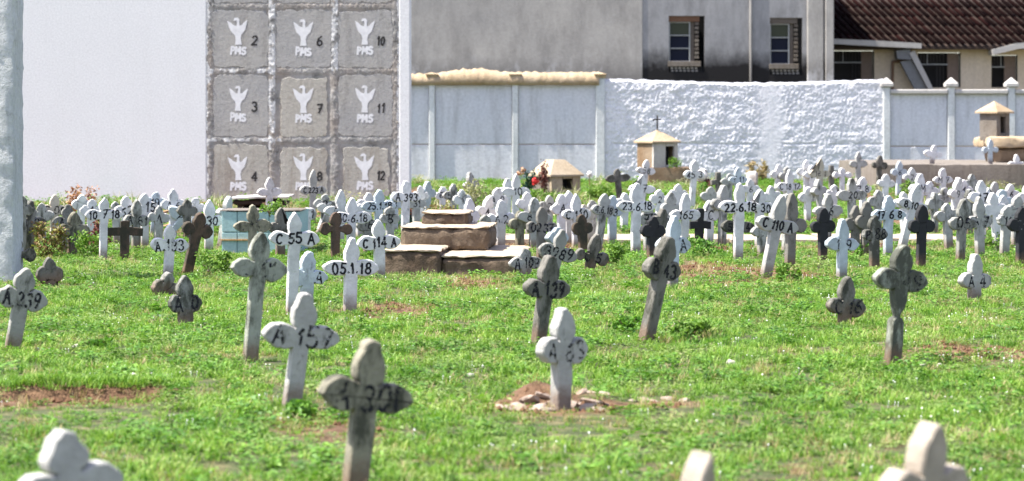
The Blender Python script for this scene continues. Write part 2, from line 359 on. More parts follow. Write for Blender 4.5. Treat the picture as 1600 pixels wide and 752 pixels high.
def scatter(name, pts, coll, nk, label):
    """pts: x, y, scale"""
    n_ = len(pts); me = bpy.data.meshes.new(name)
    me.from_pydata([(x, y, gh(x, y) - .004) for x, y, s in pts], [], [])
    a = me.attributes.new('rot', 'FLOAT_VECTOR', 'POINT'); r = np.zeros((n_, 3)); r[:, 2] = RNG.uniform(0, 6.28, n_); r[:, 0] = RNG.normal(0, .12, n_); r[:, 1] = RNG.normal(0, .12, n_)
    a.data.foreach_set('vector', r.ravel())
    a = me.attributes.new('scl', 'FLOAT', 'POINT'); a.data.foreach_set('value', [p[2] for p in pts])
    a = me.attributes.new('idx', 'INT', 'POINT'); a.data.foreach_set('value', RNG.integers(0, nk, n_).astype(np.int32))
    o = link_mesh(name, me); tag(o, label, name.replace('_', ' '), kind='stuff')
    g = bpy.data.node_groups.new(name, 'GeometryNodeTree')
    g.interface.new_socket('Geometry', in_out='INPUT', socket_type='NodeSocketGeometry')
    g.interface.new_socket('Geometry', in_out='OUTPUT', socket_type='NodeSocketGeometry')
    gi = g.nodes.new('NodeGroupInput'); gop = g.nodes.new('NodeGroupOutput'); ip = g.nodes.new('GeometryNodeInstanceOnPoints')
    ci = g.nodes.new('GeometryNodeCollectionInfo'); ci.inputs[0].default_value = coll; ci.inputs[1].default_value = True; ci.inputs[2].default_value = True
    def na(nm, t):
        q = g.nodes.new('GeometryNodeInputNamedAttribute'); q.data_type = t; q.inputs[0].default_value = nm
        return [s for s in q.outputs if s.enabled and s.name == 'Attribute'][0]
    g.links.new(gi.outputs[0], ip.inputs['Points']); g.links.new(ci.outputs[0], ip.inputs['Instance'])
    ip.inputs['Pick Instance'].default_value = True
    g.links.new(na('idx', 'INT'), ip.inputs['Instance Index']); g.links.new(na('rot', 'FLOAT_VECTOR'), ip.inputs['Rotation'])
    g.links.new(na('scl', 'FLOAT'), ip.inputs['Scale']); g.links.new(ip.outputs[0], gop.inputs[0])
    md = o.modifiers.new('scatter', 'NODES'); md.node_group = g
    return o
def spread(dens, d0, d1, fn, margin=.245):
    """random points over the wedge of ground the camera looks across; fn gives the scale or 0"""
    n_ = int(dens * margin * (d1 * d1 - d0 * d0)); out = []
    dd = np.sqrt(RNG.uniform(d0 * d0, d1 * d1, n_)); xx = RNG.uniform(-margin, margin, n_) * dd; rr = RNG.random(n_)
    for x, y, r in zip(xx.tolist(), dd.tolist(), rr.tolist()):
        s = fn(x, y, r)
        if s > 0: out.append((x, y, s))
    return out
BLOCK = []      # footprints (x0,x1,y0,y1) where nothing grows
def blocked(x, y):
    for a, b_, c, e in BLOCK:
        if a < x < b_ and c < y < e: return True
    return False

# ------------------------------------------------------------------ lettering (brush strokes)
def arc(cx, cy, rx, ry, a0, a1, n=8):
    return [(cx + rx * math.cos(math.radians(a0 + (a1 - a0) * i / n)), cy + ry * math.sin(math.radians(a0 + (a1 - a0) * i / n))) for i in range(n + 1)]
G = {'0': (.6, [arc(.3, .5, .26, .5, 90, 450, 12)]), '1': (.35, [[(.05, .72), (.22, 1), (.2, 0)]]),
     '2': (.6, [arc(.3, .72, .25, .27, 160, -30, 7) + [(.03, 0), (.58, .02)]]),
     '3': (.6, [arc(.27, .75, .25, .25, 150, -80, 7) + arc(.28, .26, .28, .27, 80, -150, 8)]),
     '4': (.6, [[(.42, 0), (.42, 1), (.02, .3), (.6, .3)]]),
     '5': (.6, [[(.55, 1), (.12, 1), (.08, .57)] + arc(.27, .3, .28, .3, 110, -150, 8)]),
     '6': (.6, [[(.48, 1), (.2, .78), (.06, .4)] + arc(.3, .27, .25, .27, 170, -190, 11)]),
     '7': (.6, [[(.03, .95), (.56, 1), (.24, 0)], [(.18, .48), (.5, .52)]]),
     '8': (.6, [arc(.3, .75, .22, .24, 270, -90, 10) + arc(.3, .26, .27, .26, 90, 450, 10)]),
     '9': (.6, [arc(.29, .72, .24, .27, 0, 360, 10) + [(.5, .4), (.3, 0)]]),
     'A': (.62, [[(0, 0), (.3, 1), (.62, 0)], [(.13, .36), (.5, .38)]]),
     'B': (.55, [[(.05, 0), (.05, 1)] + arc(.1, .75, .35, .25, 90, -90, 6) + arc(.1, .26, .42, .26, 90, -90, 6)]),
     'C': (.6, [arc(.35, .5, .32, .5, 45, 315, 9)]), 'P': (.5, [[(.05, 0), (.05, 1)] + arc(.1, .74, .38, .26, 90, -90, 6) + [(.05, .48)]]),
     'M': (.7, [[(0, 0), (.06, 1), (.34, .35), (.62, 1), (.68, 0)]]), 'S': (.55, [arc(.28, .75, .23, .24, 30, 230, 7) + arc(.26, .26, .25, .26, 60, -150, 8)]),
     'N': (.6, [[(.02, 0), (.05, 1), (.5, .05), (.52, 1)]]), '.': (.2, [[(.06, .02), (.12, .1)]]), '-': (.4, [[(.05, .45), (.33, .48)]]), ' ': (.35, [])}
def text_vf(s, cap, sw, y, cx, cz, maxw=None, jit=.0, seed=1, slope=0.0, hand=.08):
    R = random.Random(seed); wid = sum(G[c][0] + .2 for c in s) - .2
    if maxw and wid * cap > maxw: k = maxw / (wid * cap)
    else: k = 1
    cw = cap * k; x = cx - wid * cw / 2; V = []; F = []
    for c in s:
        dz = R.uniform(-jit, jit) * cap; sc = 1 + R.uniform(-jit, jit); sl = hand + R.uniform(-jit, jit)
        for st in G[c][1]:
            pts = [Vector((x + (px * sc + sl * pz) * cw, (pz * sc - .5) * cap + dz + cz + slope * (x - cx))) for px, pz in st]
            for i in range(len(pts) - 1):
                a, b_ = pts[i], pts[i + 1]; t = (b_ - a)
                if t.length < 1e-5: continue
                t.normalize(); nn = Vector((-t.y, t.x)) * sw * .5 * R.uniform(.8, 1.15); a2 = a - t * sw * .3; b2 = b_ + t * sw * .3
                n0 = len(V); yy = y - .00004 * (n0 % 13)
                V += [(a2.x + nn.x, yy, a2.y + nn.y), (a2.x - nn.x, yy, a2.y - nn.y), (b2.x - nn.x, yy, b2.y - nn.y), (b2.x + nn.x, yy, b2.y + nn.y)]
                F.append([n0, n0 + 1, n0 + 2, n0 + 3])
        x += (G[c][0] + .2) * cw
    return V, F

# ------------------------------------------------------------------ perimeter: white wall with burial niches
D1 = 51.0
block = empty('burial_niche_wall', (X(480, D1), D1, 0)); tag(block, 'white painted wall with a grid of numbered grey burial niches', 'niche wall')
OFF = Vector((-X(480, D1), -D1, 0))
def place(o):               # parts are modelled in world metres, then hung on their thing
    for v in o.data.vertices: v.co += OFF
    return o
def bx(name, mat, parent, off, x0, x1, y0, y1, z0, z1, b=.01):
    mb = MB().box(x0 + off.x, x1 + off.x, y0 + off.y, y1 + off.y, z0, z1, b=b); return mb.build(name, mat, parent)
TOPZ = 4.9
bx('wall', M['white_wall'], block, OFF, X(-260, D1), X(322, D1), D1, D1 + .9, -.2, TOPZ)
bx('pier', M['white_wall'], block, OFF, X(624, D1), X(640, D1), D1 - .01, D1 + .9, -.2, TOPZ)
bx('back_wall', M['white_wall'], block, OFF, X(322, D1) + .003, X(624, D1) - .003, D1 + .35, D1 + .9, -.2, TOPZ)
XB = [327, 425, 523, 619]; YB = [-90, 10, 111, 219, 326]
# mortar between niches: a knocked-about sheet with ridges on the cell borders
V = []; F = []; WH = []
xs = np.arange(316, 631, 1.6); ys = np.arange(-110, 332, 1.9)
for yy in ys:
    for xx in xs:
        dx = min(abs(xx - q + 1.5 * nz(yy * .06, q)) for q in XB); dy = min(abs(yy - q + 1.5 * nz(xx * .06, q)) for q in YB)
        r = max(0, 1 - (dx / 7.5) ** 2); r = max(r, .8 * max(0, 1 - (dy / 6) ** 2))
        edge = min(1, max(0, (xx - 316) / 5), max(0, (630 - xx) / 5))
        h = .034 + .012 * math.sqrt(r) + .019 * abs(fbm(xx * .2, yy * .2, 2)) * (.35 + r)
        V.append((X(xx, D1) + OFF.x, .055 - h * edge - (.0 if edge > .05 else .0), Zp(yy, D1)))
        wv = 0
        n1 = fbm(xx * .09, yy * .07, 6)
        if abs(xx - 425) < 5.5 and yy < 235: wv = max(wv, .75 + .9 * n1)
        if abs(xx - 523) < 5.5 and yy < 112: wv = max(wv, .75 + .8 * n1)
        if (abs(yy - 111) < 3.5 and xx < 425) or (abs(yy - 219) < 3 and xx < 440): wv = max(wv, .5 + 1.0 * n1)
        if xx < 325 + 3 * n1 * 1.5 or xx > 621 + 4 * n1: wv = 1
        WH.append(min(1, max(0, wv)))
k = len(xs); F = [[j * k + i, (j + 1) * k + i, (j + 1) * k + i + 1, j * k + i + 1] for j in range(len(ys) - 1) for i in range(k - 1)]
F = [f[::-1] for f in F] if False else F
me = mesh_from('mortar', V, F); me.shade_smooth()
a = me.attributes.new('white', 'FLOAT', 'POINT'); a.data.foreach_set('value', WH)
m, n, b = newmat('niche_mortar'); p = pos(n)
c = ramp(n, noi(n, p, 3.2, 8, .72), [(.28, (.07, .07, .068)), (.42, (.22, .215, .205)), (.58, (.34, .33, .315)), (.72, (.46, .445, .425))])
c = mix(n, ramp(n, noi(n, p, 1.1, 3), [(.45, 0.0), (.65, .5)]), c, (.34, .28, .23))
c = mix(n, ramp(n, noi(n, p, 2.3, 7, .75), [(.62, 0.0), (.72, .8)]), c, (.05, .05, .045))
an = N(n, 'ShaderNodeAttribute', attribute_name='white')
kk = mth(n, 'ADD', an.outputs['Fac'], mth(n, 'MULTIPLY', mth(n, 'SUBTRACT', noi(n, p, 14, 5), .5), .8))
c = mix(n, ramp(n, kk, [(.5, 0.0), (.75, 1.0)]), c, (.56, .56, .555)); n.links.new(c, b.inputs['Base Color'])
bump(n, b, noi(n, p, 22, 6, .7), .5, .015)
link_mesh('mortar', me, block, m)
M['niche'] = plaster('grey_niche_cement', (.37, .365, .36), (.44, .42, .385), (.19, .18, .165), .45, .5, 1.3, .5, 16)
M['niche_warm'] = plaster('stained_niche_cement', (.47, .445, .395), (.38, .36, .32), (.20, .15, .11), .5, .6, 1.3, .5, 16)
bird = [(-.62, 1.0), (-.54, .66), (-.42, .36), (-.2, .12), (-.15, -.1), (-.2, -.46), (.2, -.46), (.15, -.1), (.2, .14), (.42, .38), (.52, .7), (.60, 1.02),
        (.40, .88), (.24, .70), (.12, .66), (.10, .82), (.12, 1.04), (.02, 1.16), (-.17, 1.14), (-.26, .98), (-.13, .98), (-.05, 1.0), (-.04, .84), (-.08, .66), (-.24, .72), (-.42, .88)]
cells = {(0, 1): '2', (1, 1): '6', (2, 1): '10', (0, 2): '3', (1, 2): '7', (2, 2): '11', (0, 3): '4', (1, 3): '8', (2, 3): '12', (0, 0): '1', (1, 0): '5', (2, 0): '9'}
for (i, j), num in cells.items():
    x0, x1 = XB[i] + 5.5, XB[i + 1] - 5.5; y0, y1 = YB[j] + 6, YB[j + 1] - 5
    if (i, j) in ((1, 2), (1, 3), (2, 3)): x0 += 8; x1 -= 6; y0 += 5
    R = random.Random(i * 9 + j); ax, bx_ = X(x0, D1) + OFF.x, X(x1, D1) + OFF.x; az, bz = Zp(y1, D1), Zp(y0, D1)
    nn = 22; out = []
    for t in range(nn): out.append((ax + (bx_ - ax) * t / nn, az))
    for t in range(nn): out.append((bx_, az + (bz - az) * t / nn))
    for t in range(nn): out.append((bx_ - (bx_ - ax) * t / nn, bz))
    for t in range(nn): out.append((ax, bz - (bz - az) * t / nn))
    s1 = i * 3.1 + j * 7
    cx, cz = (ax + bx_) / 2, (az + bz) / 2
    def rc(x, z):
        u_, w_ = abs(x - cx) / (bx_ - cx), abs(z - cz) / (bz - cz); k_ = 1 - .045 * (u_ * w_) ** 6; return cx + (x - cx) * k_, cz + (z - cz) * k_
    out = [rc(x, z) for x, z in out]
    out = [(x + .05 * nz(x * 4 + s1, z * 4) + .03 * nz(x * 14 + s1, z * 14), z + .05 * nz(x * 4, z * 4 + s1, 3) + .03 * nz(x * 14, z * 14, s1)) for x, z in out]; q = len(out)
    ins = [(cx + (x - cx) * .985, cz + (z - cz) * .985) for x, z in out]
    yf = .006
    v = [(x, yf, z) for x, z in ins] + [(x, yf + .02, z) for x, z in out] + [(x, .07, z) for x, z in out]
    f = [list(range(q))] + [[t, t + q, (t + 1) % q + q, (t + 1) % q] for t in range(q)] + [[t + q, t + 2 * q, (t + 1) % q + 2 * q, (t + 1) % q + q] for t in range(q)]
    mat = M['niche'] if (j < 2 or (j == 2 and i != 1)) else M['niche_warm']
    cov = link_mesh('niche_cover', mesh_from('niche_cover', v, f), block, mat)
    ex, ez = X([372, 474, 570][i], D1) + OFF.x, Zp([-48, 57, 162, 268][j], D1); u = .33
    tl = R.uniform(-.05, .05); ez += R.uniform(-.03, .03); u *= R.uniform(.92, 1.04)
    v = [(ex + (a_ + tl * c_) * u, yf - .003, ez + (c_ - .1 - tl * a_) * u) for a_, c_ in bird]
    link_mesh('emblem', mesh_from('emblem', v, [list(range(len(v)))[::-1]]), cov, M['white_paint'])
    v, f = text_vf('PMS', .14, .042, yf - .003, ex, ez - .30, jit=.05, seed=i + j)
    link_mesh('lettering', mesh_from('lettering', v, f), cov, M['white_paint'])
    v, f = text_vf(num, .17, .036, yf - .003, ex + .32, ez - .1, .14, jit=.05, seed=i + j)
    link_mesh('number', mesh_from('number', v, f), cov, M['iron'])
BLOCK.append((X(-260, D1), X(640, D1), D1 - .15, 60))

# ------------------------------------------------------------------ white post close by on the left
dp = 25.6
post = rough_box('gate_post', M['post'], None, X(-75, dp) , X(21, dp), dp, dp + .55, -.2, 3.4, .05, .012, 7)
tag(post, 'tall white rough plastered post at the left edge of the lawn', 'post')
BLOCK.append((X(-75, dp), X(21, dp), dp, dp + .55))

# ------------------------------------------------------------------ boundary wall behind, three lengths
D2 = 68.0
def wall_thing(name, label, px0):
    e = empty(name, (X(px0, D2), D2, 0)); tag(e, label, 'wall'); return e, Vector((-X(px0, D2), -D2, 0))
wa, oa = wall_thing('panel_wall', 'blue grey panelled wall topped with a sandy mortar ridge', 790)
posts = [560, 675, 805, 938]
for i in range(3):
    x0, x1 = posts[i] + 5, posts[i + 1] - 5
    bx('upper_panel', M['panel'], wa, oa, X(x0, D2), X(x1, D2), D2, D2 + .12, Zp(225, D2), Zp(134, D2), .012)
    bx('lower_panel', M['panel'], wa, oa, X(x0, D2), X(x1, D2), D2 - .012, D2 + .12, -.2, Zp(227, D2), .012)
for i, px in enumerate(posts):
    wd = 4.6 if px != 938 else 7
    bx('wall_post', M['panel_edge'], wa, oa, X(px - wd, D2), X(px + wd, D2), D2 - .09, D2 + .14, -.2, Zp(122, D2), .015)
    mb = MB(); cxx = X(px, D2) + oa.x; z0 = Zp(122, D2)
    mb.add([(cxx - .13, -.13, z0), (cxx + .13, -.13, z0), (cxx + .13, .16, z0), (cxx - .13, .16, z0),
            (cxx - .17, -.17, z0 + .1), (cxx + .17, -.17, z0 + .1), (cxx + .17, .2, z0 + .1), (cxx - .17, .2, z0 + .1), (cxx, 0, z0 + .15)],
           [[0, 1, 5, 4], [1, 2, 6, 5], [2, 3, 7, 6], [3, 0, 4, 7], [4, 5, 8], [5, 6, 8], [6, 7, 8], [7, 4, 8], [3, 2, 1, 0]])
    mb.build('post_cap', M['sand_mortar'], wa)
def ridge(name, mat, parent, off, px0, px1, pyb, top, depth, y0=0.0, amp=.05):
    V = []; F = []; n_ = int((px1 - px0) / 2); prof = [(-.0, 0), (-.05, .25), (-.03, .6), (.25, .95), (.6, 1.0), (.9, .7), (1, 0)]
    for i in range(n_ + 1):
        px = px0 + (px1 - px0) * i / n_; zt = Zp(top(px), D2); zb = Zp(pyb, D2)
        for j, (a_, c_) in enumerate(prof):
            V.append((X(px, D2) + off.x, y0 + a_ * depth + .4 * amp * nz(px * .1, j * 1.3), zb + (zt - zb) * c_ + amp * nz(px * .15, j * .9, 4) * (c_ > .1)))
    k_ = len(prof)
    for i in range(n_):
        for j in range(k_ - 1): F.append([i * k_ + j, (i + 1) * k_ + j, (i + 1) * k_ + j + 1, i * k_ + j + 1])
        F.append([i * k_, i * k_ + k_ - 1, (i + 1) * k_ + k_ - 1, (i + 1) * k_])
    me = mesh_from(name, V, F); me.shade_smooth(); return link_mesh(name, me, parent, mat)
ridge('mortar_ridge', M['sand_mortar'], wa, oa, 560, 936, 133, lambda p_: 113 + (8 if p_ < 690 else 0) * (690 - p_) / 50 * .5 + 3 * nz(p_ * .03, 1) - 5 * math.exp(-((p_ - 740) / 40) ** 2), .5, -.13)

wb, ob = wall_thing('rough_wall', 'rough whitewashed wall of thick lumpy plaster behind the crosses', 1165)
V = []; WS = []; xs = np.linspace(944, 1386, 460); zs = np.linspace(-.15, 1, 110)
for tz in zs:
    for xx in xs:
        ztop = Zp(126 + 3 * math.sin(xx * .012) + 2.2 * nz(xx * .08, 3), D2); z = ztop * tz if tz > 0 else tz
        wx = X(xx, D2)
        sm = math.exp(-((xx - 1203 + 6 * nz(z, 1)) / 22) ** 4)
        amp = .027 * (1 - .85 * sm)
        if xx > 1240: amp *= .8
        h = amp * (.55 * nz(wx * 3.0, z * 5.5, 1) + (1 - abs(nz(wx * 7 + 2 * nz(wx * 2, z * 2), z * 13, 5)) * 2.4) * .42 + .55 * nz(wx * 15, z * 24, 9) + .35 * nz(wx * 1.2, z * 1.1, 8))
        if abs(z - 1.0 - .03 * nz(wx, 2)) < .012 and sm < .5: h -= .03
        yb_ = -h - .02
        if tz > .985: yb_ = .1
        V.append((wx + ob.x, yb_, z)); WS.append(sm)
k = len(xs); F = [[j * k + i, j * k + i + 1, (j + 1) * k + i + 1, (j + 1) * k + i] for j in range(len(zs) - 1) for i in range(k - 1)]
n0 = len(V)
for xx in xs[::20]: pass
me = mesh_from('plaster_face', V, F); me.shade_smooth(); link_mesh('plaster_face', me, wb, M['rough'])
bx('wall_core', M['rough'], wb, ob, X(946, D2), X(1384, D2), D2 + .03, D2 + .3, -.2, Zp(131, D2), .02)

wc, oc = wall_thing('panel_wall', 'grey blue panelled wall with white coping and pointed post caps', 1500)
posts = [1385, 1486, 1580, 1680]
for i in range(3):
    x0, x1 = posts[i] + 6, posts[i + 1] - 6
    bx('upper_panel', M['panel'], wc, oc, X(x0, D2), X(x1, D2), D2, D2 + .12, Zp(228, D2), Zp(147, D2), .012)
    bx('lower_panel', M['panel'], wc, oc, X(x0, D2), X(x1, D2), D2 - .012, D2 + .12, -.2, Zp(230, D2), .012)
    bx('coping', M['slab'], wc, oc, X(x0, D2), X(x1, D2), D2 - .14, D2 + .2, Zp(147, D2), Zp(140, D2), .02)
for px in posts:
    bx('wall_post', M['panel_edge'], wc, oc, X(px - 5.5, D2), X(px + 5.5, D2), D2 - .09, D2 + .14, -.2, Zp(136, D2), .015)
    mb = MB(); cxx = X(px, D2) + oc.x; z0 = Zp(136, D2)
    mb.box(cxx - .17, cxx + .17, -.17, .2, z0, z0 + .1, b=.015)
    mb.add([(cxx - .16, -.16, z0 + .1), (cxx + .16, -.16, z0 + .1), (cxx + .16, .19, z0 + .1), (cxx - .16, .19, z0 + .1), (cxx, .0, z0 + .26)], [[0, 1, 4], [1, 2, 4], [2, 3, 4], [3, 0, 4]])
    mb.build('post_cap', M['slab'], wc)
BLOCK.append((-30, 30, D2 - .12, 100))

# ------------------------------------------------------------------ stucco building beyond the wall
D3 = 90.0
bl = empty('stucco_building', (X(970, D3), D3, 0)); tag(bl, 'tall grey stucco building with two small windows and black mould', 'building'); o3 = Vector((-X(970, D3), -D3, 0))
bx('wall', M['stucco_l'], bl, o3, X(560, D3), X(1004, D3), D3 - .03, D3 + 9, -.2, 8.5, .02)
wins = [(1045, 1101, 25, 101), (1203, 1254, 28, 105)]
# right facade with real openings
cols_ = [1004, 1045, 1101, 1203, 1254, 1301]
zt = 8.5
def fac(x0, x1, z0, z1): bx('wall', M['stucco_r'], bl, o3, X(x0, D3), X(x1, D3), D3, D3 + .35, z0, z1, 0)
fac(1004, 1045, -.2, zt); fac(1101, 1203, -.2, zt); fac(1254, 1301, -.2, zt)
for x0, x1, y0, y1 in wins: fac(x0, x1, -.2, Zp(y1 + 12, D3)); fac(x0, x1, Zp(y0, D3), zt)
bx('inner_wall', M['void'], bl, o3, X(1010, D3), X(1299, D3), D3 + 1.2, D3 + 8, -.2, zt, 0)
bx('drain_pipe', M['stucco_l'], bl, o3, X(1171, D3), X(1174.5, D3), D3 - .09, D3 - .003, -.1, zt, .02)
bx('corner_strip', M['stucco_l'], bl, o3, X(1261, D3), X(1286, D3), D3 - .12, D3 - .003, -.1, zt, .02)
bx('corner_strip', M['stucco_l'], bl, o3, X(1289, D3), X(1302, D3), D3 - .16, D3 - .003, -.1, zt, .02)
for wi, (x0, x1, y0, y1) in enumerate(wins):
    wdw = empty('window', (0, 0, 0)); wdw.parent = bl
    def wb_(name, mat, a_, b_, c_, e_, ya, yb2, bv=.004): return bx(name, mat, wdw, o3, X(a_, D3), X(b_, D3), D3 + ya, D3 + yb2, Zp(e_, D3), Zp(c_, D3), bv)
    xr = x0 + 32 - wi * 3
    wb_('lintel', M['ochre_lintel'] if wi == 0 else M['brick'], x0, x1 - 8, y0, y0 + 9, .05, .3)
    wb_('sill', M['tomb_grey'], x0 - 1, x1 - 6, y1 - 5, y1 + 3, -.04, .3, .01)
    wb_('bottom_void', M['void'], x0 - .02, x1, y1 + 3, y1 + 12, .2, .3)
    ph = (y1 - 5 - (y0 + 10)) / 3
    for r in range(3):
        wb_('pane', M['glass2'] if r == 0 else M['glass'], x0 + 2, xr, y0 + 11 + r * ph, y0 + 9 + (r + 1) * ph, .16, .18)
    for r in range(4): wb_('frame', M['frame'], x0 + 1, xr + 1, y0 + 9.2 + r * ph, y0 + 10.8 + r * ph, .1, .155)
    wb_('frame', M['frame'], x0, x0 + 2.2, y0 + 9, y1 - 4, .09, .155); wb_('frame', M['frame'], xr, xr + 1.8, y0 + 9, y1 - 4, .095, .155)
    wb_('pier', M['brick'], xr + 2, xr + 8, y0 + 9, y1 - 4, .14, .3)
    for r in range(9):
        q = y0 + 10 + r * (y1 - y0 - 17) / 9
        wb_('brick', M['tomb_grey'] if r % 3 else M['brick'], xr + 9, xr + 15, q, q + 4.4, .06, .3)
    for r in range(7):
        q = x0 + 3 + r * 6.3
        wb_('brick', M['stucco_l'], q, q + 4, y1 + 4, y1 + 7, .05, .2); wb_('brick', M['stucco_l'], q + 1, q + 5, y1 + 8.4, y1 + 11, .06, .2)

# ------------------------------------------------------------------ cream house on the right
D4 = 96.0
ho = empty('cream_house', (X(1450, D4), D4, 0)); tag(ho, 'cream house with dark red brown tiled roof and barred windows', 'house'); o4 = Vector((-X(1450, D4), -D4, 0))
def hb(name, mat, x0, x1, y0, y1, ya, yb2, bv=.01, par=None): return bx(name, mat, par or ho, o4, X(x0, D4), X(x1, D4), D4 + ya, D4 + yb2, Zp(y1, D4), Zp(y0, D4), bv)
ops = [(1302, 1366, 79, 132), (1434, 1501, 82, 137), (1549, 1590, 86, 137)]
xs_ = [1295] + [q for o_ in ops for q in o_[:2]] + [1720]
for i in range(0, 8, 2): hb('wall', M['cream'], xs_[i], xs_[i + 1], 66, 270, 0, .3, 0)
for x0, x1, y0, y1 in ops:
    hb('wall', M['cream'], x0, x1, 66, y0, 0, .3, 0); hb('wall', M['cream'], x0, x1, y1, 270, 0, .3, 0)
    wdw = empty('window', (0, 0, 0)); wdw.parent = ho
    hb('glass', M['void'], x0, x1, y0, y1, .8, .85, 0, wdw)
    hb('shutter', M['shutter'], x1 - 20, x1 - 2, y0 + 1, y1, .1, .16, .004, wdw)
    hb('post', M['iron'], x1 - 2, x1, y0 + 1, y1, .02, .1, .004, wdw)
    hb('bar', M['frame'], x0, x1 - 20, y0 + 18, y0 + 19.6, .02, .05, .002, wdw)
    q = x0 + 5
    while q < x1 - 22:
        hb('bar', M['frame'] if abs(q - x0 - 15) < 3 else M['iron'], q, q + 1.0, y0 + 1, y0 + 18 if q - x0 < 30 else y1, .06, .09, .002, wdw); q += 5
# awnings, pipe and slanting parapet
def slab_poly(name, mat, pts, ya, yb2):
    v = [(X(a_, D4) + o4.x, ya, Zp(c_, D4)) for a_, c_ in pts] + [(X(a_, D4) + o4.x, yb2, Zp(c_, D4)) for a_, c_ in pts]; q = len(pts)
    return link_mesh(name, mesh_from(name, v, [list(range(q))[::-1], list(range(q, 2 * q))] + [[i, (i + 1) % q, q + (i + 1) % q, q + i] for i in range(q)]), ho, mat)
slab_poly('awning', M['slab'], [(1298, 62), (1370, 65), (1434, 69), (1434, 77), (1370, 74), (1298, 70)], -.9, -.01)
slab_poly('awning', M['slab'], [(1543, 79), (1580, 69), (1680, 60), (1680, 68), (1582, 78), (1545, 87)], -.9, -.01)
slab_poly('parapet', M['slab'], [(1416, 84), (1424, 80), (1456, 145), (1448, 145)], -.75, -.3)
slab_poly('side_panel', M['grey_sheet'], [(1403, 97), (1420, 94), (1448, 145), (1428, 145)], -.6, -.35)
slab_poly('bracket', M['grey_sheet'], [(1396, 80), (1418, 78), (1420, 94), (1398, 93)], -.7, -.05)
mb = MB(); q = lambda a_, c_, y_: (X(a_, D4) + o4.x, y_, Zp(c_, D4))
mb.tube(q(1394, 97, -.12), q(1394, 145, -.12), .05); mb.tube(q(1393, 97, -.12), q(1422, 95, -.12), .05); mb.tube(q(1420, 70, -.2), q(1420, 97, -.2), .07)
mb.build('drain_pipe', M['brown_pipe'], ho)
# roof: deck and individual barrel tiles running down the slope
ez = Zp(72, D4) ; sl_ = math.radians(34); run = 6.2
deck = MB(); x0, x1 = X(1300, D4) + o4.x, X(1720, D4) + o4.x
deck.add([(x0, -.6, ez - .02), (x1, -.6, ez - .02), (x1, -.6 + run, ez + run * math.tan(sl_)), (x0, -.6 + run, ez + run * math.tan(sl_)),
          (x0, -.6, ez - .15), (x1, -.6, ez - .15), (x1, -.6 + run, ez + run * math.tan(sl_) - .13), (x0, -.6 + run, ez + run * math.tan(sl_) - .13)],
         [[0, 1, 2, 3], [7, 6, 5, 4], [4, 5, 1, 0], [5, 6, 2, 1], [6, 7, 3, 2], [7, 4, 0, 3]])
deck.build('roof', M['dark_wood'], ho)
m, n, b = newmat('dark_clay_tile'); oi = N(n, 'ShaderNodeObjectInfo')
c = ramp(n, oi.outputs['Random'], [(0, (.006, .002, .002)), (.6, (.011, .0035, .0032)), (1, (.02, .006, .0055))])
n.links.new(mix(n, .6, c, ramp(n, noi(n, pos(n), 9, 6), [(.3, .3), (.7, 1.0)]), 'MULTIPLY'), b.inputs['Base Color']); b.inputs['Specular IOR Level'].default_value = .05; M['tile'] = m
TL, TW = .78, .15
v = []; seg = 5
for e_, (yy, rr, lift) in enumerate(((0, TW * .56, .035), (TL, TW * .44, .0))):
    for s_ in range(seg + 1):
        t = math.pi * s_ / seg; v.append((-math.cos(t) * rr, yy, math.sin(t) * rr * .8 + lift))
for e_, (yy, rr, lift) in enumerate(((0, TW * .56 - .02, .02), (TL, TW * .44 - .02, -.01))):
    for s_ in range(seg + 1):
        t = math.pi * s_ / seg; v.append((-math.cos(t) * rr, yy, math.sin(t) * rr * .8 + lift))
k = seg + 1
f = [[i, i + 1, k + i + 1, k + i] for i in range(seg)] + [[i, 2 * k + i, 2 * k + i + 1, i + 1] for i in range(seg)]
tme = mesh_from('roof_tile', v, f); tme.shade_smooth(); tme.materials.append(M['tile'])
ncol = int((x1 - x0 + 1.5) / .27); rest = MB(); cnt = 0
dirv = Vector((-.42, math.cos(sl_), math.sin(sl_))).normalized()
upv = Vector((0, -math.sin(sl_), math.cos(sl_))); xv = dirv.cross(upv).normalized(); upv = xv.cross(dirv)
for r in range(5):
    for c_ in range(ncol + 8):
        base = Vector((x0 + c_ * .27, -.66, ez + .0)) + dirv * (r * (TL - .08)) + upv * .02
        base += xv * random.uniform(-.008, .008)
        if base.x < x0 + .05 or base.x > x1: continue
        rot = Matrix((xv, dirv, upv)).transposed().to_4x4() @ Matrix.Rotation(random.uniform(-.03, .03), 4, 'Z')
        mtx = Matrix.Translation(base) @ rot
        if cnt < 290:
            t_ = bpy.data.objects.new('roof_tile', tme); COL.objects.link(t_); t_.parent = ho; t_.matrix_local = mtx; cnt += 1
        else: rest.add([mtx @ Vector(q_) for q_ in v], f)
if rest.v: tag(rest.build('roof_tiles', M['tile'], ho), kind='stuff')

# ------------------------------------------------------------------ tombs, kerbs and shrines
# long low platform at the right
pd = 58.0
pl = rough_box('raised_grave_platform', M['grave_conc'], None, X(1372, pd), X(1720, pd), pd, pd + 7, -.2, Zp(257, pd), .15, .014, 3)
tag(pl, 'long low brown concrete grave platform in front of the grey blue wall', 'grave platform')
BLOCK.append((X(1372, pd), X(1720, pd), pd, pd + 7)); PZ = Zp(257, pd)
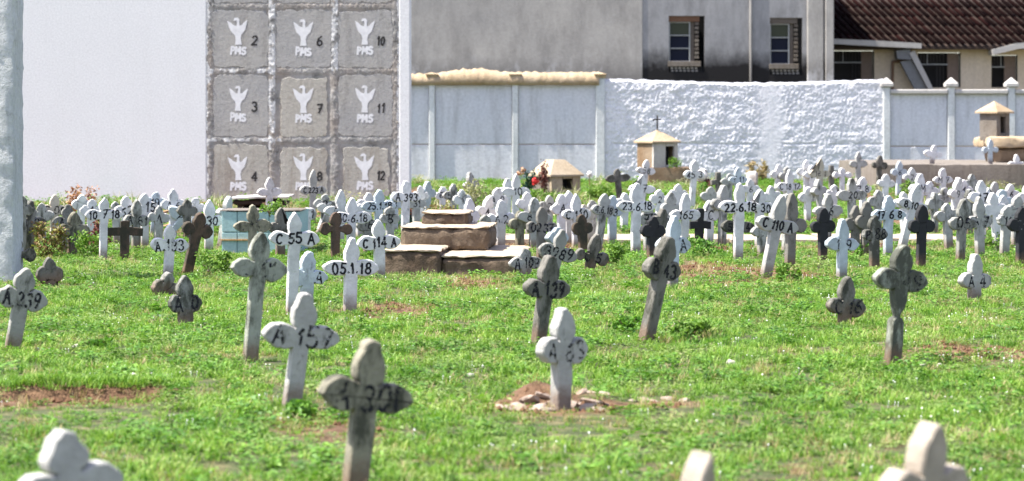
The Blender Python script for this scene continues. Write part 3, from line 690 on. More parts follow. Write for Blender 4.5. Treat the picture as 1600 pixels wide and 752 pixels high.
# concrete path
pa = empty('concrete_path', (X(1120, 33.6), 33.6, 0)); tag(pa, kind='structure')
px = 742; si = 0
while px < 1512:
    nxp = min(1512, px + random.uniform(118, 150)); zz = .055 + random.uniform(-.008, .01)
    me_o = rough_box('slab', M['step_top'], pa, X(px + .6, 33.6) - X(1120, 33.6), X(nxp - .6, 33.6) - X(1120, 33.6), 0, 1.6, -.1, zz, .12, .008, 5, si * 3.0)
    px = nxp; si += 1
BLOCK.append((X(742, 33.6), X(1512, 33.6), 33.5, 35.3))
# stepped tomb
stp = empty('stepped_tomb', (X(690, 26.8), 26.8, 0), (0, 0, math.radians(-4))); tag(stp, 'brown stepped tomb of three stacked concrete slabs beside the white crosses', 'tomb')
def st_box(x0, x1, y0, y1, z0, z1, seed):
    s_ = rough_box('step', M['brown_conc'], stp, x0, x1, y0, y1, z0, z1 - .03, .04, .02, 8, seed)
    rough_box('step_top', M['step_top'], s_, x0 - .012, x1 + .012, y0 - .012, y1 + .012, z1 - .029, z1, .04, .011, 9, seed)
st_box(-.62, -.01, 0, 2.3, -.15, .262, 1); st_box(.0, .80, .03, 2.2, -.15, .20, 4)
st_box(-.54, .42, .95, 2.15, .20, .465, 7); st_box(-.36, .15, 1.45, 2.1, .43, .605, 9)
BLOCK.append((X(600, 26.8), X(800, 26.8), 26.75, 29.1))
# turquoise tiled tomb
dt = 31.0; tt = empty('tiled_tomb', (X(408, dt), dt, 0)); tag(tt, 'turquoise tiled tomb half hidden behind the dark green cross', 'tomb')
hw = (X(470, dt) - X(346, dt)) / 2
rough_box('core', M['blue_tile'], tt, -hw + .01, hw - .01, .012, 1.3, -.1, Zp(330, dt) - .01, .1, .004, 6)
nt_ = 5; tw = 2 * hw / nt_; zh = Zp(330, dt) / 2
for i in range(nt_):
    for j in range(2):
        MB().box(-hw + i * tw + .006, -hw + (i + 1) * tw - .006, -.004, .01, j * zh + .008, (j + 1) * zh - .008, b=.003).build('tile', M['blue_tile'], tt)
MB().box(-hw - .02, -hw + .32, -.03, .0, zh - .38 * zh, zh - .32 * zh).build('edge_strip', M['orange_edge'], tt)
rough_box('lid', M['tomb_grey'], tt, -hw - .02, hw + .02, -.02, .8, Zp(330, dt) - .004, Zp(330, dt) + .014, .1, .005, 5)
BLOCK.append((X(345, dt), X(471, dt), dt - .05, dt + 1.4))
# broken slab over a dark hollow tomb
db = 44.0; bt = empty('broken_tomb', (X(408, db), db, 0)); tag(bt, 'broken tomb with tilted pale slab over a black hollow below niche 4', 'tomb')
z1 = Zp(308, db)
for sx_ in (-.42, .3): rough_box('side_wall', M['dark_wood'], bt, sx_, sx_ + .12, 0, .9, -.1, z1 - .07, .08, .015, 5, sx_)
rough_box('back_wall', M['dark_wood'], bt, -.3, .3, .7, .9, -.1, z1 - .05, .08, .015, 5)
rough_box('rotten_beam', M['dark_wood'], bt, -.50, .36, -.05, .1, z1 - .15, z1 - .045, .06, .022, 8)
rough_box('loose_brick', M['plank'], bt, .02, .2, -.07, .02, z1 - .19, z1 - .08, .05, .01, 5)
o = rough_box('slab', M['slab'], bt, -.52, .50, -.12, 1.0, -.02, .02, .06, .008, 6); o.location = (0, 0, z1 - .005); o.rotation_euler = (0, math.radians(-1.5), 0)
BLOCK.append((X(360, db), X(455, db), db, db + 1))
# pitched tomb with dark niche
def shrine(name, label, px, d, yaw, a, h, rh, mats, z0=0.0, over=.05, door=(.35, .72, .05, .85), iron=None, flat_top=.0, depth=None):
    e = empty(name, (X(px, d), d, z0), (0, 0, math.radians(yaw))); tag(e, label, 'shrine')
    side, front, roof = mats; hw_ = a / 2; dep = depth or a
    x0, x1, zz0, zz1 = -hw_ + door[0] * a, -hw_ + door[1] * a, door[2] * h, door[3] * h
    rough_box('side_wall', side, e, -hw_, -hw_ + .07, 0, dep, -.1, h, .06, .005, 6, px)
    rough_box('side_wall', side, e, hw_ - .07, hw_, 0, dep, -.1, h, .06, .005, 6, px + 1)
    rough_box('back_wall', side, e, -hw_ + .07, hw_ - .07, dep - .07, dep, -.1, h, .06, .005, 6, px)
    rough_box('front_wall', front, e, -hw_ - .004, x0, -.012, .06, -.1, h, .06, .005, 6, px)
    rough_box('front_wall', front, e, x1, hw_ + .004, -.012, .06, -.1, h, .06, .005, 6, px)
    rough_box('front_wall', front, e, x0 + .002, x1 - .002, -.010, .06, zz1, h, .06, .005, 6, px)
    rough_box('front_wall', front, e, x0 + .002, x1 - .002, -.010, .06, -.1, zz0, .06, .005, 6, px)
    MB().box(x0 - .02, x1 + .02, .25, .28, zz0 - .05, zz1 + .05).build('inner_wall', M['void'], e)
    mb = MB(); o_ = over; rx0, rx1, ry0, ry1 = -hw_ - o_, hw_ + o_, -o_, dep + o_; t = flat_top
    cx_, cy_ = 0, dep / 2; k1 = t * hw_
    v = [(rx0, ry0, h), (rx1, ry0, h), (rx1, ry1, h), (rx0, ry1, h), (rx0, ry0, h + .04), (rx1, ry0, h + .04), (rx1, ry1, h + .04), (rx0, ry1, h + .04),
         (-k1, cy_ - k1, h + rh), (k1, cy_ - k1, h + rh), (k1, cy_ + k1, h + rh), (-k1, cy_ + k1, h + rh)]
    mb.add(v, [[3, 2, 1, 0], [0, 1, 5, 4], [1, 2, 6, 5], [2, 3, 7, 6], [3, 0, 4, 7], [4, 5, 9, 8], [5, 6, 10, 9], [6, 7, 11, 10], [7, 4, 8, 11], [8, 9, 10, 11]])
    mb.build('roof', roof, e)
    if iron:
        mb = MB(); mb.tube((0, cy_, h + rh - .03), (0, cy_, h + rh + iron), .022); mb.tube((-.12, cy_, h + rh + iron * .72), (.1, cy_, h + rh + iron * .72), .018)
        mb.tube((-.12, cy_, h + rh + iron * .72), (-.12, cy_, h + rh + iron * .6), .02); mb.build('iron_cross', M['iron'], e)
    return e
d_ = 55.0; shrine('small_tomb', 'small cream tomb with hipped top and dark niche by the panelled wall', 884, d_, 34, .76, Zp(276, d_), .36, (M['tomb_grey'], M['tomb_cream'], M['tomb_cream']), 0, .06, (.38, .74, .35, .88), None, .38)
d_ = 64.0; zb_ = Zp(262, d_)
pb = rough_box('shrine_base', M['tomb_brown'], None, X(1013, d_), X(1080, d_), d_ - .05, d_ + 1.4, -.2, zb_, .1, .012, 4)
tag(pb, 'brown stained concrete base under the little shrine with iron cross', 'tomb base')
BLOCK.append((X(1005, d_), X(1085, d_), d_ - .1, d_ + 1.4)); BLOCK.append((X(850, 55), X(920, 55), 54.8, 56.2))
shrine('small_shrine', 'little house shaped shrine with sandy roof, black doorway and iron cross', 1040, d_ + .15, 31, .74, Zp(224, d_) - zb_, .33, (M['tomb_brown'], M['tomb_white'], M['sand_mortar']), zb_ + .005, .06, (.5, .84, .1, .86), .36)
d_ = 61.0
tb2 = rough_box('low_tomb', M['tomb_brown'], None, X(1556, d_), X(1690, d_), d_ - .3, d_ + 1.6, PZ - .02, Zp(232, d_), .1, .035, 3); tag(tb2, 'dark brown crumbling tomb on the platform below the turret shrine', 'tomb')
cs = rough_box('tomb_slab', M['sand_mortar'], None, X(1540, d_), X(1690, d_), d_ - .45, d_ + 1.7, Zp(231, d_), Zp(214, d_), .1, .03, 3); tag(cs, 'thick cream slab on the brown tomb, under the turret shrine', 'slab')
shrine('turret_shrine', 'stone turret shrine with pale pyramid roof on a cream slab', 1567, d_, 42, .5, Zp(178, d_) - Zp(214, d_), .30, (M['tomb_grey'], M['tomb_grey'], M['sand_mortar']), Zp(214, d_) + .01, .08, (.3, .7, .15, .85))

# ------------------------------------------------------------------ the crosses
TONES = {'W': ((.70, .69, .69), .36), 'C': ((.56, .49, .40), .25), 'L': ((.50, .56, .61), .38), 'G': ((.31, .305, .28), .6), 'D': ((.19, .18, .16), .62),
         'K': ((.030, .031, .034), .3), 'M': ((.29, .27, .205), .6), 'E': ((.44, .38, .31), .2), 'N': ((.33, .345, .29), .5), 'B': ((.12, .08, .058), .6), 'Q': ((.43, .425, .405), .52)}
def arcpts(P, n_):
    out = []
    for i in range(len(P) - 1):
        p0 = P[max(0, i - 1)]; p1 = P[i]; p2 = P[i + 1]; p3 = P[min(len(P) - 1, i + 2)]
        for k_ in range(n_):
            t = k_ / n_
            out.append(tuple(.5 * ((2 * p1[j]) + (-p0[j] + p2[j]) * t + (2 * p0[j] - 5 * p1[j] + 4 * p2[j] - p3[j]) * t * t + (-p0[j] + 3 * p1[j] - 3 * p2[j] + p3[j]) * t ** 3) for j in (0, 1)))
    out.append(P[-1]); return out
def half(H, hc, s, R, style, sw, hw_, crack=0):
    ah = .070 * R.uniform(.84, 1.1)                 # half height of an arm lobe
    hc0 = hc
    if style == 'bar':
        return [(sw, -.16), (sw, hc - .045), (s, hc - .05), (s, hc + .045), (sw, hc + .05), (sw, H - .01), (sw * .6, H), (0, H)]
    if style == 'round':
        arm = [(sw + .002, hc - .036), (s - ah * 1.7, hc - ah * .6), (s - ah * 1.05, hc - ah * 1.05), (s - ah * .3, hc - ah * .72), (s, hc), (s - ah * .3, hc + ah * .75), (s - ah * 1.05, hc + ah * 1.05), (s - ah * 1.7, hc + ah * .6), (sw + .001, hc + .036)]
    elif style == 'hex':
        arm = [(sw + .002, hc - ah * .75), (s * .55, hc - ah * .95), (s * .78, hc - ah * .8), (s, hc - .004), (s * .8, hc + ah * .8), (s * .55, hc + ah * .95), (sw + .001, hc + ah * .7)]
    else:
        ta = hc - ah * R.uniform(0, .25)
        lo = [(sw + .001, hc - ah * .82), (s * .40, hc - ah * 1.02), (s * .65, hc - ah * .96), (s * .86, hc - ah * .58), (s * .97, hc - ah * .25), (s, ta + ah * .1)]
        up = [(s, ta + ah * .1), (s * .95, hc + ah * .36), (s * .84, hc + ah * .68), (s * .69, hc + ah * .95), (s * .46, hc + ah * 1.0), (sw * 1.12, hc + ah * .80), (sw * .98, hc + ah * .72)]
        arm = arcpts(lo, 3)[:-1] + arcpts(up, 3)
    z0 = arm[-1][1]; hh = H - z0
    if style == 'lobe':
        k_ = R.uniform(.92, 1.05)
        head = [(sw * .88, z0 + .004), (hw_ * .92, z0 + hh * .14), (hw_ * 1.04 * k_, z0 + hh * .32), (hw_ * .94 * k_, z0 + hh * .52), (hw_ * .62 * k_, z0 + hh * .75), (hw_ * (.28 if R.random() < .7 else .48), z0 + hh * .93), (0, H)]
    elif style == 'hex': head = [(sw * .95, z0 + .002), (sw + .004, z0 + hh * .15), (hw_ * .92, z0 + hh * .34), (hw_ * .8, z0 + hh * .56), (hw_ * .42, z0 + hh * .82), (hw_ * .1, z0 + hh * .97), (0, H)]
    else: head = [(sw * .9, z0 + .002), (hw_ * .9, z0 + hh * .14), (hw_ * 1.02, z0 + hh * .34), (hw_ * .92, z0 + hh * .58), (hw_ * .6, z0 + hh * .82), (hw_ * .25, z0 + hh * .96), (0, H)]
    st = [(sw * .94, -.16), (sw * .97, max(0, hc - .3)), (sw, hc - .13)]
    if crack: st = [(sw * .95, -.16), (sw * 1.0, crack - .16), (sw * .9, crack - .03), (sw * .62, crack - .008), (sw * .22, crack), (sw * .3, crack + .02), (sw * .72, crack + .06), (sw, crack + .12)]
    return st + (arm if style == 'lobe' else arcpts(arm, 3)) + arcpts(head, 3)
def cross_mesh(H, hc, W, thick, style, seed, crack=0):
    R = random.Random(seed); sw = .050 * R.uniform(.92, 1.1); hw_ = max(.055, .067 * R.uniform(.92, 1.08))
    if H - hc < .17: hw_ *= .9
    r = half(H, hc, W / 2, R, style, sw, hw_, crack); l = half(H + .0, hc + R.uniform(-.008, .008), W / 2 * R.uniform(.95, 1.04), R, style, sw, hw_, crack)
    pts = r[:-1] + [(0, H)] + [(-x, z) for x, z in l[:-1][::-1]]
    pts = [(x + .007 * nz(x * 9 + seed, z * 9) + .006 * nz(x * 38, z * 38 + seed), z + (.006 * nz(x * 9, z * 9 + seed, 5) + .006 * nz(x * 38, z * 38, seed) if z > 0 else 0)) for x, z in pts]
    for _ in range(R.choice([0, 1, 1, 2, 3]) if len(pts) > 40 else 0):          # knocked-off chips
        c_ = Vector(pts[R.randrange(8, len(pts) - 8)]); rr = R.uniform(.012, .028); o_ = Vector((0, hc)) - c_
        if abs(c_.x) < .06 and c_.y < hc + .12: continue
        o_ = o_.normalized() if o_.length > .01 else Vector((0, 1)); pts = [(x + o_.x * rr * .45 * math.exp(-((Vector((x, z)) - c_).length / rr) ** 2), z + o_.y * rr * .45 * math.exp(-((Vector((x, z)) - c_).length / rr) ** 2)) for x, z in pts]
    n_ = len(pts); bv = .007
    def inset(b_):
        out = []
        for i in range(n_):
            p0 = Vector(pts[i - 1]); p1 = Vector(pts[i]); p2 = Vector(pts[(i + 1) % n_])
            t = (p2 - p0)
            if t.length < 1e-6: t = Vector((1, 0))
            t.normalize(); nn = Vector((-t.y, t.x)); out.append((p1.x + nn.x * b_, p1.y + nn.y * b_))
        return out
    ins = inset(bv); t = thick / 2
    v = [(x, -t, z) for x, z in ins] + [(x, -t + bv, z) for x, z in pts] + [(x, 0, z) for x, z in pts] + [(x, t - bv, z) for x, z in pts] + [(x, t, z) for x, z in ins]
    f = [list(range(n_))] + [list(range(4 * n_, 5 * n_))[::-1]]
    for r_ in range(4):
        for i in range(n_):
            j = (i + 1) % n_; f.append([r_ * n_ + j, r_ * n_ + i, (r_ + 1) * n_ + i, (r_ + 1) * n_ + j])
    me = mesh_from('grave_cross', v, f); me.shade_smooth(); me.set_sharp_from_angle(angle=.75); return me
CR = []
def cross(x, yt, yc, yb, w_, xb=None, tone='W', text='', label='', yaw=None, style=None, z0=0.0, d=None, mould=None, thick=None, ink=None, crack=0):
    seed = len(CR) * 3.71 + 1.3; R = random.Random(int(seed * 100))
    if d is None: d = dist(yb)
    pm = FOC / d
    if xb is None: xb = x + R.uniform(-.09, .07) * (yb - yc)
    lean = math.atan2(x - xb, yb - yc); cl = math.cos(lean)
    if yaw is not None and yaw < 32: yaw += 9 if yaw < 12 else 6
    if yaw is None: yaw = R.uniform(6, 22)
    H = (yb - yt) / pm / cl; hc = (yb - yc) / pm / cl
    W = min(.56, max(.26, w_ / pm / math.cos(math.radians(yaw)) / cl - .03 * abs(math.sin(math.radians(yaw)))))
    thick = thick or R.uniform(.07, .085)
    if style is None: style = 'lobe'
    me = cross_mesh(H, hc, W, thick, style, seed, crack)
    o = link_mesh('grave_cross', me, None, M['cross'])
    mtx = Matrix.Rotation(lean, 4, 'Y') @ Matrix.Rotation(math.radians(R.uniform(-3, 3)), 4, 'X') @ Matrix.Rotation(math.radians(yaw), 4, 'Z')
    xw = X(xb, d); o.location = (xw, d, z0 + (gh(xw, d) if z0 == 0 else 0)); o.rotation_euler = mtx.to_euler()
    c, mo = TONES[tone]; k_ = R.uniform(.92, 1.06); o.color = (c[0] * k_, c[1] * k_, c[2] * k_, mo * R.uniform(.8, 1.2) if mould is None else mould)
    tag(o, label, 'grave cross', 'grave crosses standing in the cemetery')
    if text:
        cap = (.105 if len(text) < 6 else .09) * R.uniform(.85, 1.08); hand = R.uniform(-.06, .14); sw_ = R.uniform(.014, .021)
        v, f = text_vf(text, cap, sw_, -thick / 2 - .0012, 0, hc, W * R.uniform(.68, .8), .1, int(seed * 10), R.uniform(-.05, .05), hand)
        q_ = link_mesh('inscription', mesh_from('inscription', v, f), o, M['ink'])
        ik = ink if ink is not None else {'W': .9, 'C': .8, 'L': .85, 'Q': .85, 'G': .85, 'D': .85, 'K': .4, 'N': .5, 'M': .45, 'B': .4, 'E': .4}[tone]
        base = (.30, .30, .29) if tone == 'K' else (.018, .018, .022)
        q_.color = (*base, ik)
    CR.append(o); return o

# ---- front rows
cross(570, 532, 620, 768, 143, 553, 'M', 'A 301', 'large mossy cross A 301 nearest in the bottom left centre', 11, 'lobe', mould=.6, thick=.095, ink=.75)
cross(470, 457, 524, 640, 116, 455, 'Q', 'A 157', 'leaning white cross A 157 with brown stained foot', 11, 'lobe', mould=.45, ink=.72)
cross(878, 481, 548, 640, 76, 876, 'Q', 'A 63', 'white cross A 63 standing in a heap of broken plaster', 30, 'lobe', mould=.4, thick=.08, ink=.6)
cross(33, 420, 468, 552, 76, 18, 'G', 'A 239', 'grey cross A 239 in front of the white post', 10, 'lobe')
cross(403, 365, 422, 568, 86, 391, 'N', 'C 91', 'tall greenish grey cross with a long bare stem and faded number', 16, 'lobe', mould=.6)
cross(289, 430, 474, 510, 49, 290, 'G', 'A 0', 'short black stained cross alone on the left lawn', 18, 'lobe', mould=.75)
cross(78, 403, 430, 447, 38, 79, 'D', '', 'tiny grey cross sunk to its arms beside the white post', 15, 'round')
cross(258, 425, 452, 462, 22, 256, 'G', '', 'buried cross showing only its tip below cross A 133', 30, 'lobe')
cross(265, 350, 383, 436, 58, 263, 'W', 'A.133', 'white cross A 133 on the left lawn', 14, 'hex')
cross(308, 330, 358, 427, 46, 292, 'B', '', 'rusty brown mossy cross leaning right, beside A 133', 16, 'round', mould=.7)
cross(460, 330, 371, 492, 77, 456, 'W', 'C 55 A', 'tall white cross C 55 A', 6, 'hex', mould=.12, ink=1)
cross(480, 392, 432, 476, 62, 478, 'L', '   A', 'blue grey cross half hidden behind C 55 A', 18, 'lobe')
cross(548, 370, 417, 486, 86, 546, 'W', '05.1.18', 'white cross dated 05.1.18, nearer than C 114 A', 8, 'lobe', mould=.1, ink=1)
cross(592, 342, 378, 434, 68, 594, 'W', 'C 114 A', 'white cross C 114 A beside the stepped tomb', 6, 'lobe', mould=.1, ink=1)
cross(853, 400, 452, 540, 73, 841, 'D', 'A 139', 'dark grey cross leaning right behind the cross A 63', 26, 'lobe', mould=.55, thick=.08)
cross(1034, 372, 422, 536, 55, 1009, 'D', 'B 43', 'dark grey cross leaning strongly right in mid lawn', 38, 'lobe', mould=.6, thick=.085)
cross(1052, 337, 384, 450, 54, 1050, 'L', '10 A', 'pale cross 10 A just behind the strongly leaning grey one', 24, 'lobe')
cross(1406, 385, 440, 572, 88, 1394, 'N', 'A 49', 'tall moss green cross with a cracked stem on the right lawn', 16, 'lobe', mould=.75, crack=.31)
cross(1321, 433, 482, 508, 64, 1319, 'D', 'C 16', 'stubby blackened cross with pale head on the right lawn', 20, 'lobe', mould=.65)
cross(1523, 397, 440, 471, 56, 1522, 'Q', 'A 4', 'small whitish cross standing alone at the far right of the lawn', 22, 'lobe', mould=.35)
cross(1316, 342, 382, 438, 55, 1315, 'L', '1 9', 'pale blue cross 1 9 in front of the right hand cluster', 17, 'lobe', mould=.2)
cross(1213, 305, 352, 434, 70, 1196, 'Q', 'C 110 A', 'grey white cross C 110 A leaning right', 15, 'lobe', mould=.35, ink=1)
cross(1155, 285, 322, 406, 68, 1153, 'W', '22.6.18', 'tall white cross dated 22.6.18, in line with the golden dry tuft', 6, 'lobe', mould=.05, ink=1)
cross(994, 285, 322, 398, 60, 993, 'W', '23.6.18', 'tall white cross dated 23.6.18 below the little shrine', 8, 'lobe', mould=.1, ink=1)
cross(162, 308, 335, 407, 58, 161, 'W', '10 7 18', 'white cross dated 10 7 18 on the left', 6, 'hex', mould=.1, ink=1)
cross(195, 345, 362, 406, 54, 194, 'B', '', 'almost black plain wooden looking cross beside 10 7 18', 10, 'bar', mould=.8)
cross(106, 668, 760, 936, 158, 128, 'Q', '', 'blurred grey cross cut off at the bottom left corner', 24, 'lobe', mould=.15, thick=.10)
cross(1083, 703, 795, 966, 60, 1058, 'E', '', 'blurred cream cross tip poking up at the bottom edge', 66, 'hex', mould=.1, thick=.075)
cross(1442, 655, 757, 946, 150, 1422, 'E', '', 'large cream cross turned sideways at the bottom right', 42, 'hex', mould=.15, thick=.085)
# ---- left cluster
cross(34, 304, 328, 402, 38, 34, 'G', '', 'grey cross behind the larger one next to the white post', 14, 'lobe')
cross(46, 313, 348, 400, 48, 44, 'G', 'A 2', 'thick grey cross with dark rimmed head beside the white post', 26, 'lobe', thick=.09)
cross(24, 368, 397, 436, 62, 22, 'M', '  65', 'greenish cross mostly hidden behind the white post', 8, 'round')
cross(85, 305, 330, 383, 42, 84, 'C', 'C 08', 'cream cross C 08 above the yellowing bush', 8, 'lobe')
cross(105, 320, 348, 397, 46, 103, 'G', 'A 5', 'grey cross with a round left arm behind the yellowing bush', 12, 'lobe')
cross(115, 331, 359, 400, 46, 112, 'M', '', 'mossy cross with narrow head in front of the dead brown bush', 34, 'lobe')
cross(197, 307, 331, 388, 40, 197, 'W', '62', 'white cross 62 behind the almost black cross', 12, 'lobe')
cross(213, 312, 346, 392, 38, 212, 'G', 'A 81', 'grey cross with pointed white tip near the brown plank', 20, 'hex')
cross(226, 303, 326, 388, 42, 226, 'W', '2 15', 'white cross 2 15 before the plain white wall', 10, 'lobe')
cross(270, 295, 320, 372, 40, 270, 'W', 'A 6', 'white cross A 6 at the back left', 12, 'lobe')
cross(285, 330, 342, 372, 44, 258, 'L', 'P 1', 'fallen pale cross tilted far over near the brown plank', 10, 'lobe')
cross(292, 312, 330, 378, 32, 292, 'D', '', 'dark grey cross behind the tilted pale one', 18, 'lobe')
cross(248, 322, 342, 388, 34, 247, 'Q', 'A', 'dirty white cross with a short crossbar left of the tilted one', 16, 'hex')
cross(327, 312, 345, 394, 46, 326, 'W', ' 30', 'white cross 30 just left of the turquoise tomb', 8, 'lobe')
cross(353, 307, 336, 388, 26, 345, 'Q', '', 'narrow white cross seen almost edge on by the turquoise tomb', 62, 'lobe')
cross(395, 320, 353, 404, 58, 394, 'M', '7391', 'dark green cross standing before the turquoise tomb', 8, 'lobe', mould=.55)
cross(438, 325, 356, 402, 36, 438, 'D', '', 'dark cross between the turquoise tomb and C 55 A', 14, 'lobe')
cross(421, 277, 300, 344, 38, 421, 'W', '', 'white cross whose head rises over the broken slab', 10, 'lobe')
cross(489, 263, 297, 352, 42, 488, 'Q', 'C 223 A', 'pointed pale cross C 223 A under niche 8', 5, 'hex', mould=.15, ink=1)
cross(479, 325, 335, 382, 30, 479, 'W', 'N 1', 'short white cross N 1 right behind C 55 A', 8, 'round')
cross(524, 332, 359, 404, 52, 524, 'B', '', 'brown grey trefoil cross left of the cross dated 05.1.18', 8, 'round', mould=.5)
cross(532, 297, 331, 382, 50, 531, 'W', 'A 7', 'white cross directly under niche 8 and 12', 10, 'lobe')
cross(549, 310, 341, 402, 62, 548, 'W', '20.6.18', 'white cross dated 20.6.18 behind the trefoil cross', 7, 'lobe', mould=.12)
cross(592, 296, 322, 384, 54, 591, 'L', '25.1.18', 'bluish white cross dated 25.1.18, under niche 12', 7, 'lobe', mould=.2)
cross(634, 282, 308, 368, 46, 633, 'W', 'A 393', 'white cross A 393 at the corner of the niche wall', 8, 'lobe')
cross(574, 334, 353, 398, 30, 574, 'G', '16', 'small grey cross 16 peeping out beside C 114 A', 12, 'lobe')
cross(609, 322, 342, 388, 30, 609, 'Q', 'B', 'small whitish cross behind the right arm of C 114 A', 12, 'lobe')
cross(562, 318, 333, 372, 34, 562, 'W', '', 'plain white cross between 20.6.18 and 25.1.18', 18, 'lobe')
cross(513, 315, 328, 366, 36, 499, 'W', '', 'plain white cross tilted right under niche 8', 18, 'lobe')
cross(668, 283, 302, 345, 26, 667, 'L', '', 'narrow pale blue cross by the foot of the panelled wall', 30, 'lobe')
cross(692, 292, 306, 340, 26, 692, 'W', '67', 'low white cross 67 behind the stepped tomb', 10, 'lobe')
cross(708, 287, 306, 342, 32, 708, 'Q', '5 6', 'white cross 5 6 behind the stepped tomb', 10, 'lobe')
cross(736, 270, 290, 330, 24, 742, 'Q', '', 'thin grey cross leaning left above the pale shrub', 40, 'lobe')
cross(733, 309, 338, 381, 34, 732, 'W', '', 'white cross at the right end of the stepped tomb', 14, 'lobe')
cross(650, 300, 318, 362, 32, 651, 'Q', '31', 'whitish cross 31 just right of A 393', 14, 'lobe')
# ---- centre cluster
cross(760, 307, 331, 374, 34, 750, 'W', 'A', 'white cross leaning right past the end of the steps', 34, 'lobe')
cross(777, 293, 312, 368, 34, 776, 'W', 'A 9', 'white cross A 9 left of the tall bright one', 14, 'lobe')
cross(793, 278, 300, 358, 32, 792, 'W', '', 'white cross tucked behind the tall bright one', 14, 'lobe')
cross(806, 271, 299, 362, 46, 805, 'W', ' 10', 'tall bright white cross near the dark green bouquet', 6, 'hex', mould=.0)
cross(783, 312, 342, 390, 46, 782, 'W', 'A.2', 'white round armed cross A.2 beside the steps', 8, 'round')
cross(758, 336, 356, 392, 32, 757, 'G', '4', 'grey cross with stubby arms touching the middle step', 12, 'lobe')
cross(834, 309, 340, 392, 54, 833, 'Q', '8 A', 'white cross marked 8 A, left of the dark 0237', 8, 'lobe')
cross(846, 323, 356, 408, 50, 845, 'D', '0237', 'dark trefoil cross numbered 0237 by the path', 8, 'round', mould=.4)
cross(812, 330, 350, 392, 34, 812, 'M', '', 'greenish cross left of the dark cross 0237', 20, 'round')
cross(877, 303, 326, 384, 34, 877, 'W', 'A', 'white cross with a lone A below the small cream tomb', 10, 'lobe')
cross(870, 355, 372, 408, 34, 870, 'L', '', 'pale cross with narrow head right of the dark cross 0237', 38, 'lobe')
cross(888, 297, 322, 382, 34, 888, 'W', '', 'white cross standing before the niche of the small cream tomb', 10, 'hex')
cross(900, 303, 335, 388, 46, 900, 'W', 'C 110', 'white cross C 110 below the small cream tomb', 8, 'lobe')
cross(914, 320, 338, 384, 30, 926, 'C', '', 'cream cross leaning left below the small cream tomb', 30, 'lobe')
cross(821, 388, 411, 434, 52, 822, 'Q', 'A 107', 'low white cross A 107 in the grass front of the path', 14, 'lobe')
cross(871, 360, 397, 446, 62, 860, 'G', '3989', 'grey cross 3989 leaning right in front of the path', 12, 'lobe', mould=.4)
cross(925, 365, 402, 424, 52, 920, 'D', 'C 5', 'dark weathered cross sunk in the grass front of the path', 8, 'round', mould=.6)
cross(909, 335, 357, 398, 34, 912, 'B', '', 'brown cross among its white neighbours left of 18.6.18', 12, 'round')
cross(942, 302, 328, 394, 38, 933, 'Q', '4.6.18', 'weathered cross dated 4.6.18 leaning right', 10, 'lobe', mould=.5)
cross(957, 305, 330, 382, 34, 956, 'L', '18', 'bluish cross 18 with a thin stem by the path', 8, 'lobe')
cross(965, 264, 279, 318, 40, 969, 'D', '', 'dark crossbar of a cross tilted left before the rough wall', 10, 'lobe')
cross(1009, 250, 268, 316, 30, 1004, 'W', '58', 'white cross 58 left of the little shrine with doorway', 12, 'lobe')
cross(1003, 274, 297, 345, 44, 1002, 'W', ' 7', 'white cross above the cross dated 23.6.18', 10, 'lobe')
cross(1012, 318, 340, 394, 32, 1012, 'Q', '95', 'dirty white cross 95 right of the cross dated 23.6.18', 8, 'lobe')
cross(1020, 338, 361, 404, 40, 1018, 'K', '', 'black cross next to the cross dated 23.6.18', 14, 'lobe')
cross(1033, 325, 346, 394, 36, 1026, 'D', '', 'charcoal cross leaning right left of cross 165', 36, 'lobe', mould=.5)
cross(1047, 300, 325, 384, 32, 1046, 'Q', '', 'plain white cross left of cross 165', 16, 'lobe')
cross(1070, 300, 335, 392, 50, 1069, 'W', '165', 'white cross numbered 165, left of a black cross', 8, 'lobe', ink=1)
cross(1084, 250, 273, 334, 34, 1080, 'W', '45 3', 'tall white cross 45 3 right of the little shrine', 8, 'lobe')
cross(1093, 325, 351, 388, 34, 1092, 'K', '', 'black cross right of cross 165', 8, 'bar')
cross(1108, 312, 335, 384, 30, 1108, 'W', 'C', 'white cross C behind the black cross', 8, 'lobe')
cross(1129, 288, 318, 384, 38, 1128, 'Q', '', 'white cross just left of the cross dated 22.6.18', 28, 'lobe', thick=.085)
cross(1153, 262, 281, 330, 30, 1153, 'L', '7 11', 'small bluish cross above the cross dated 22.6.18', 8, 'lobe')
cross(1187, 295, 324, 390, 44, 1186, 'W', 'A 30', 'white cross A 30 between 22.6.18 and C 110 A', 10, 'lobe')
cross(1153, 328, 354, 398, 54, 1152, 'D', '5    4', 'dark cross hidden behind the cross dated 22.6.18', 10, 'lobe')
cross(1190, 340, 362, 400, 34, 1190, 'Q', '.', 'squat whitish cross under A 30', 10, 'lobe')
cross(1122, 268, 284, 322, 24, 1123, 'D', '', 'small dark cross by the white plastic flowers', 16, 'bar')
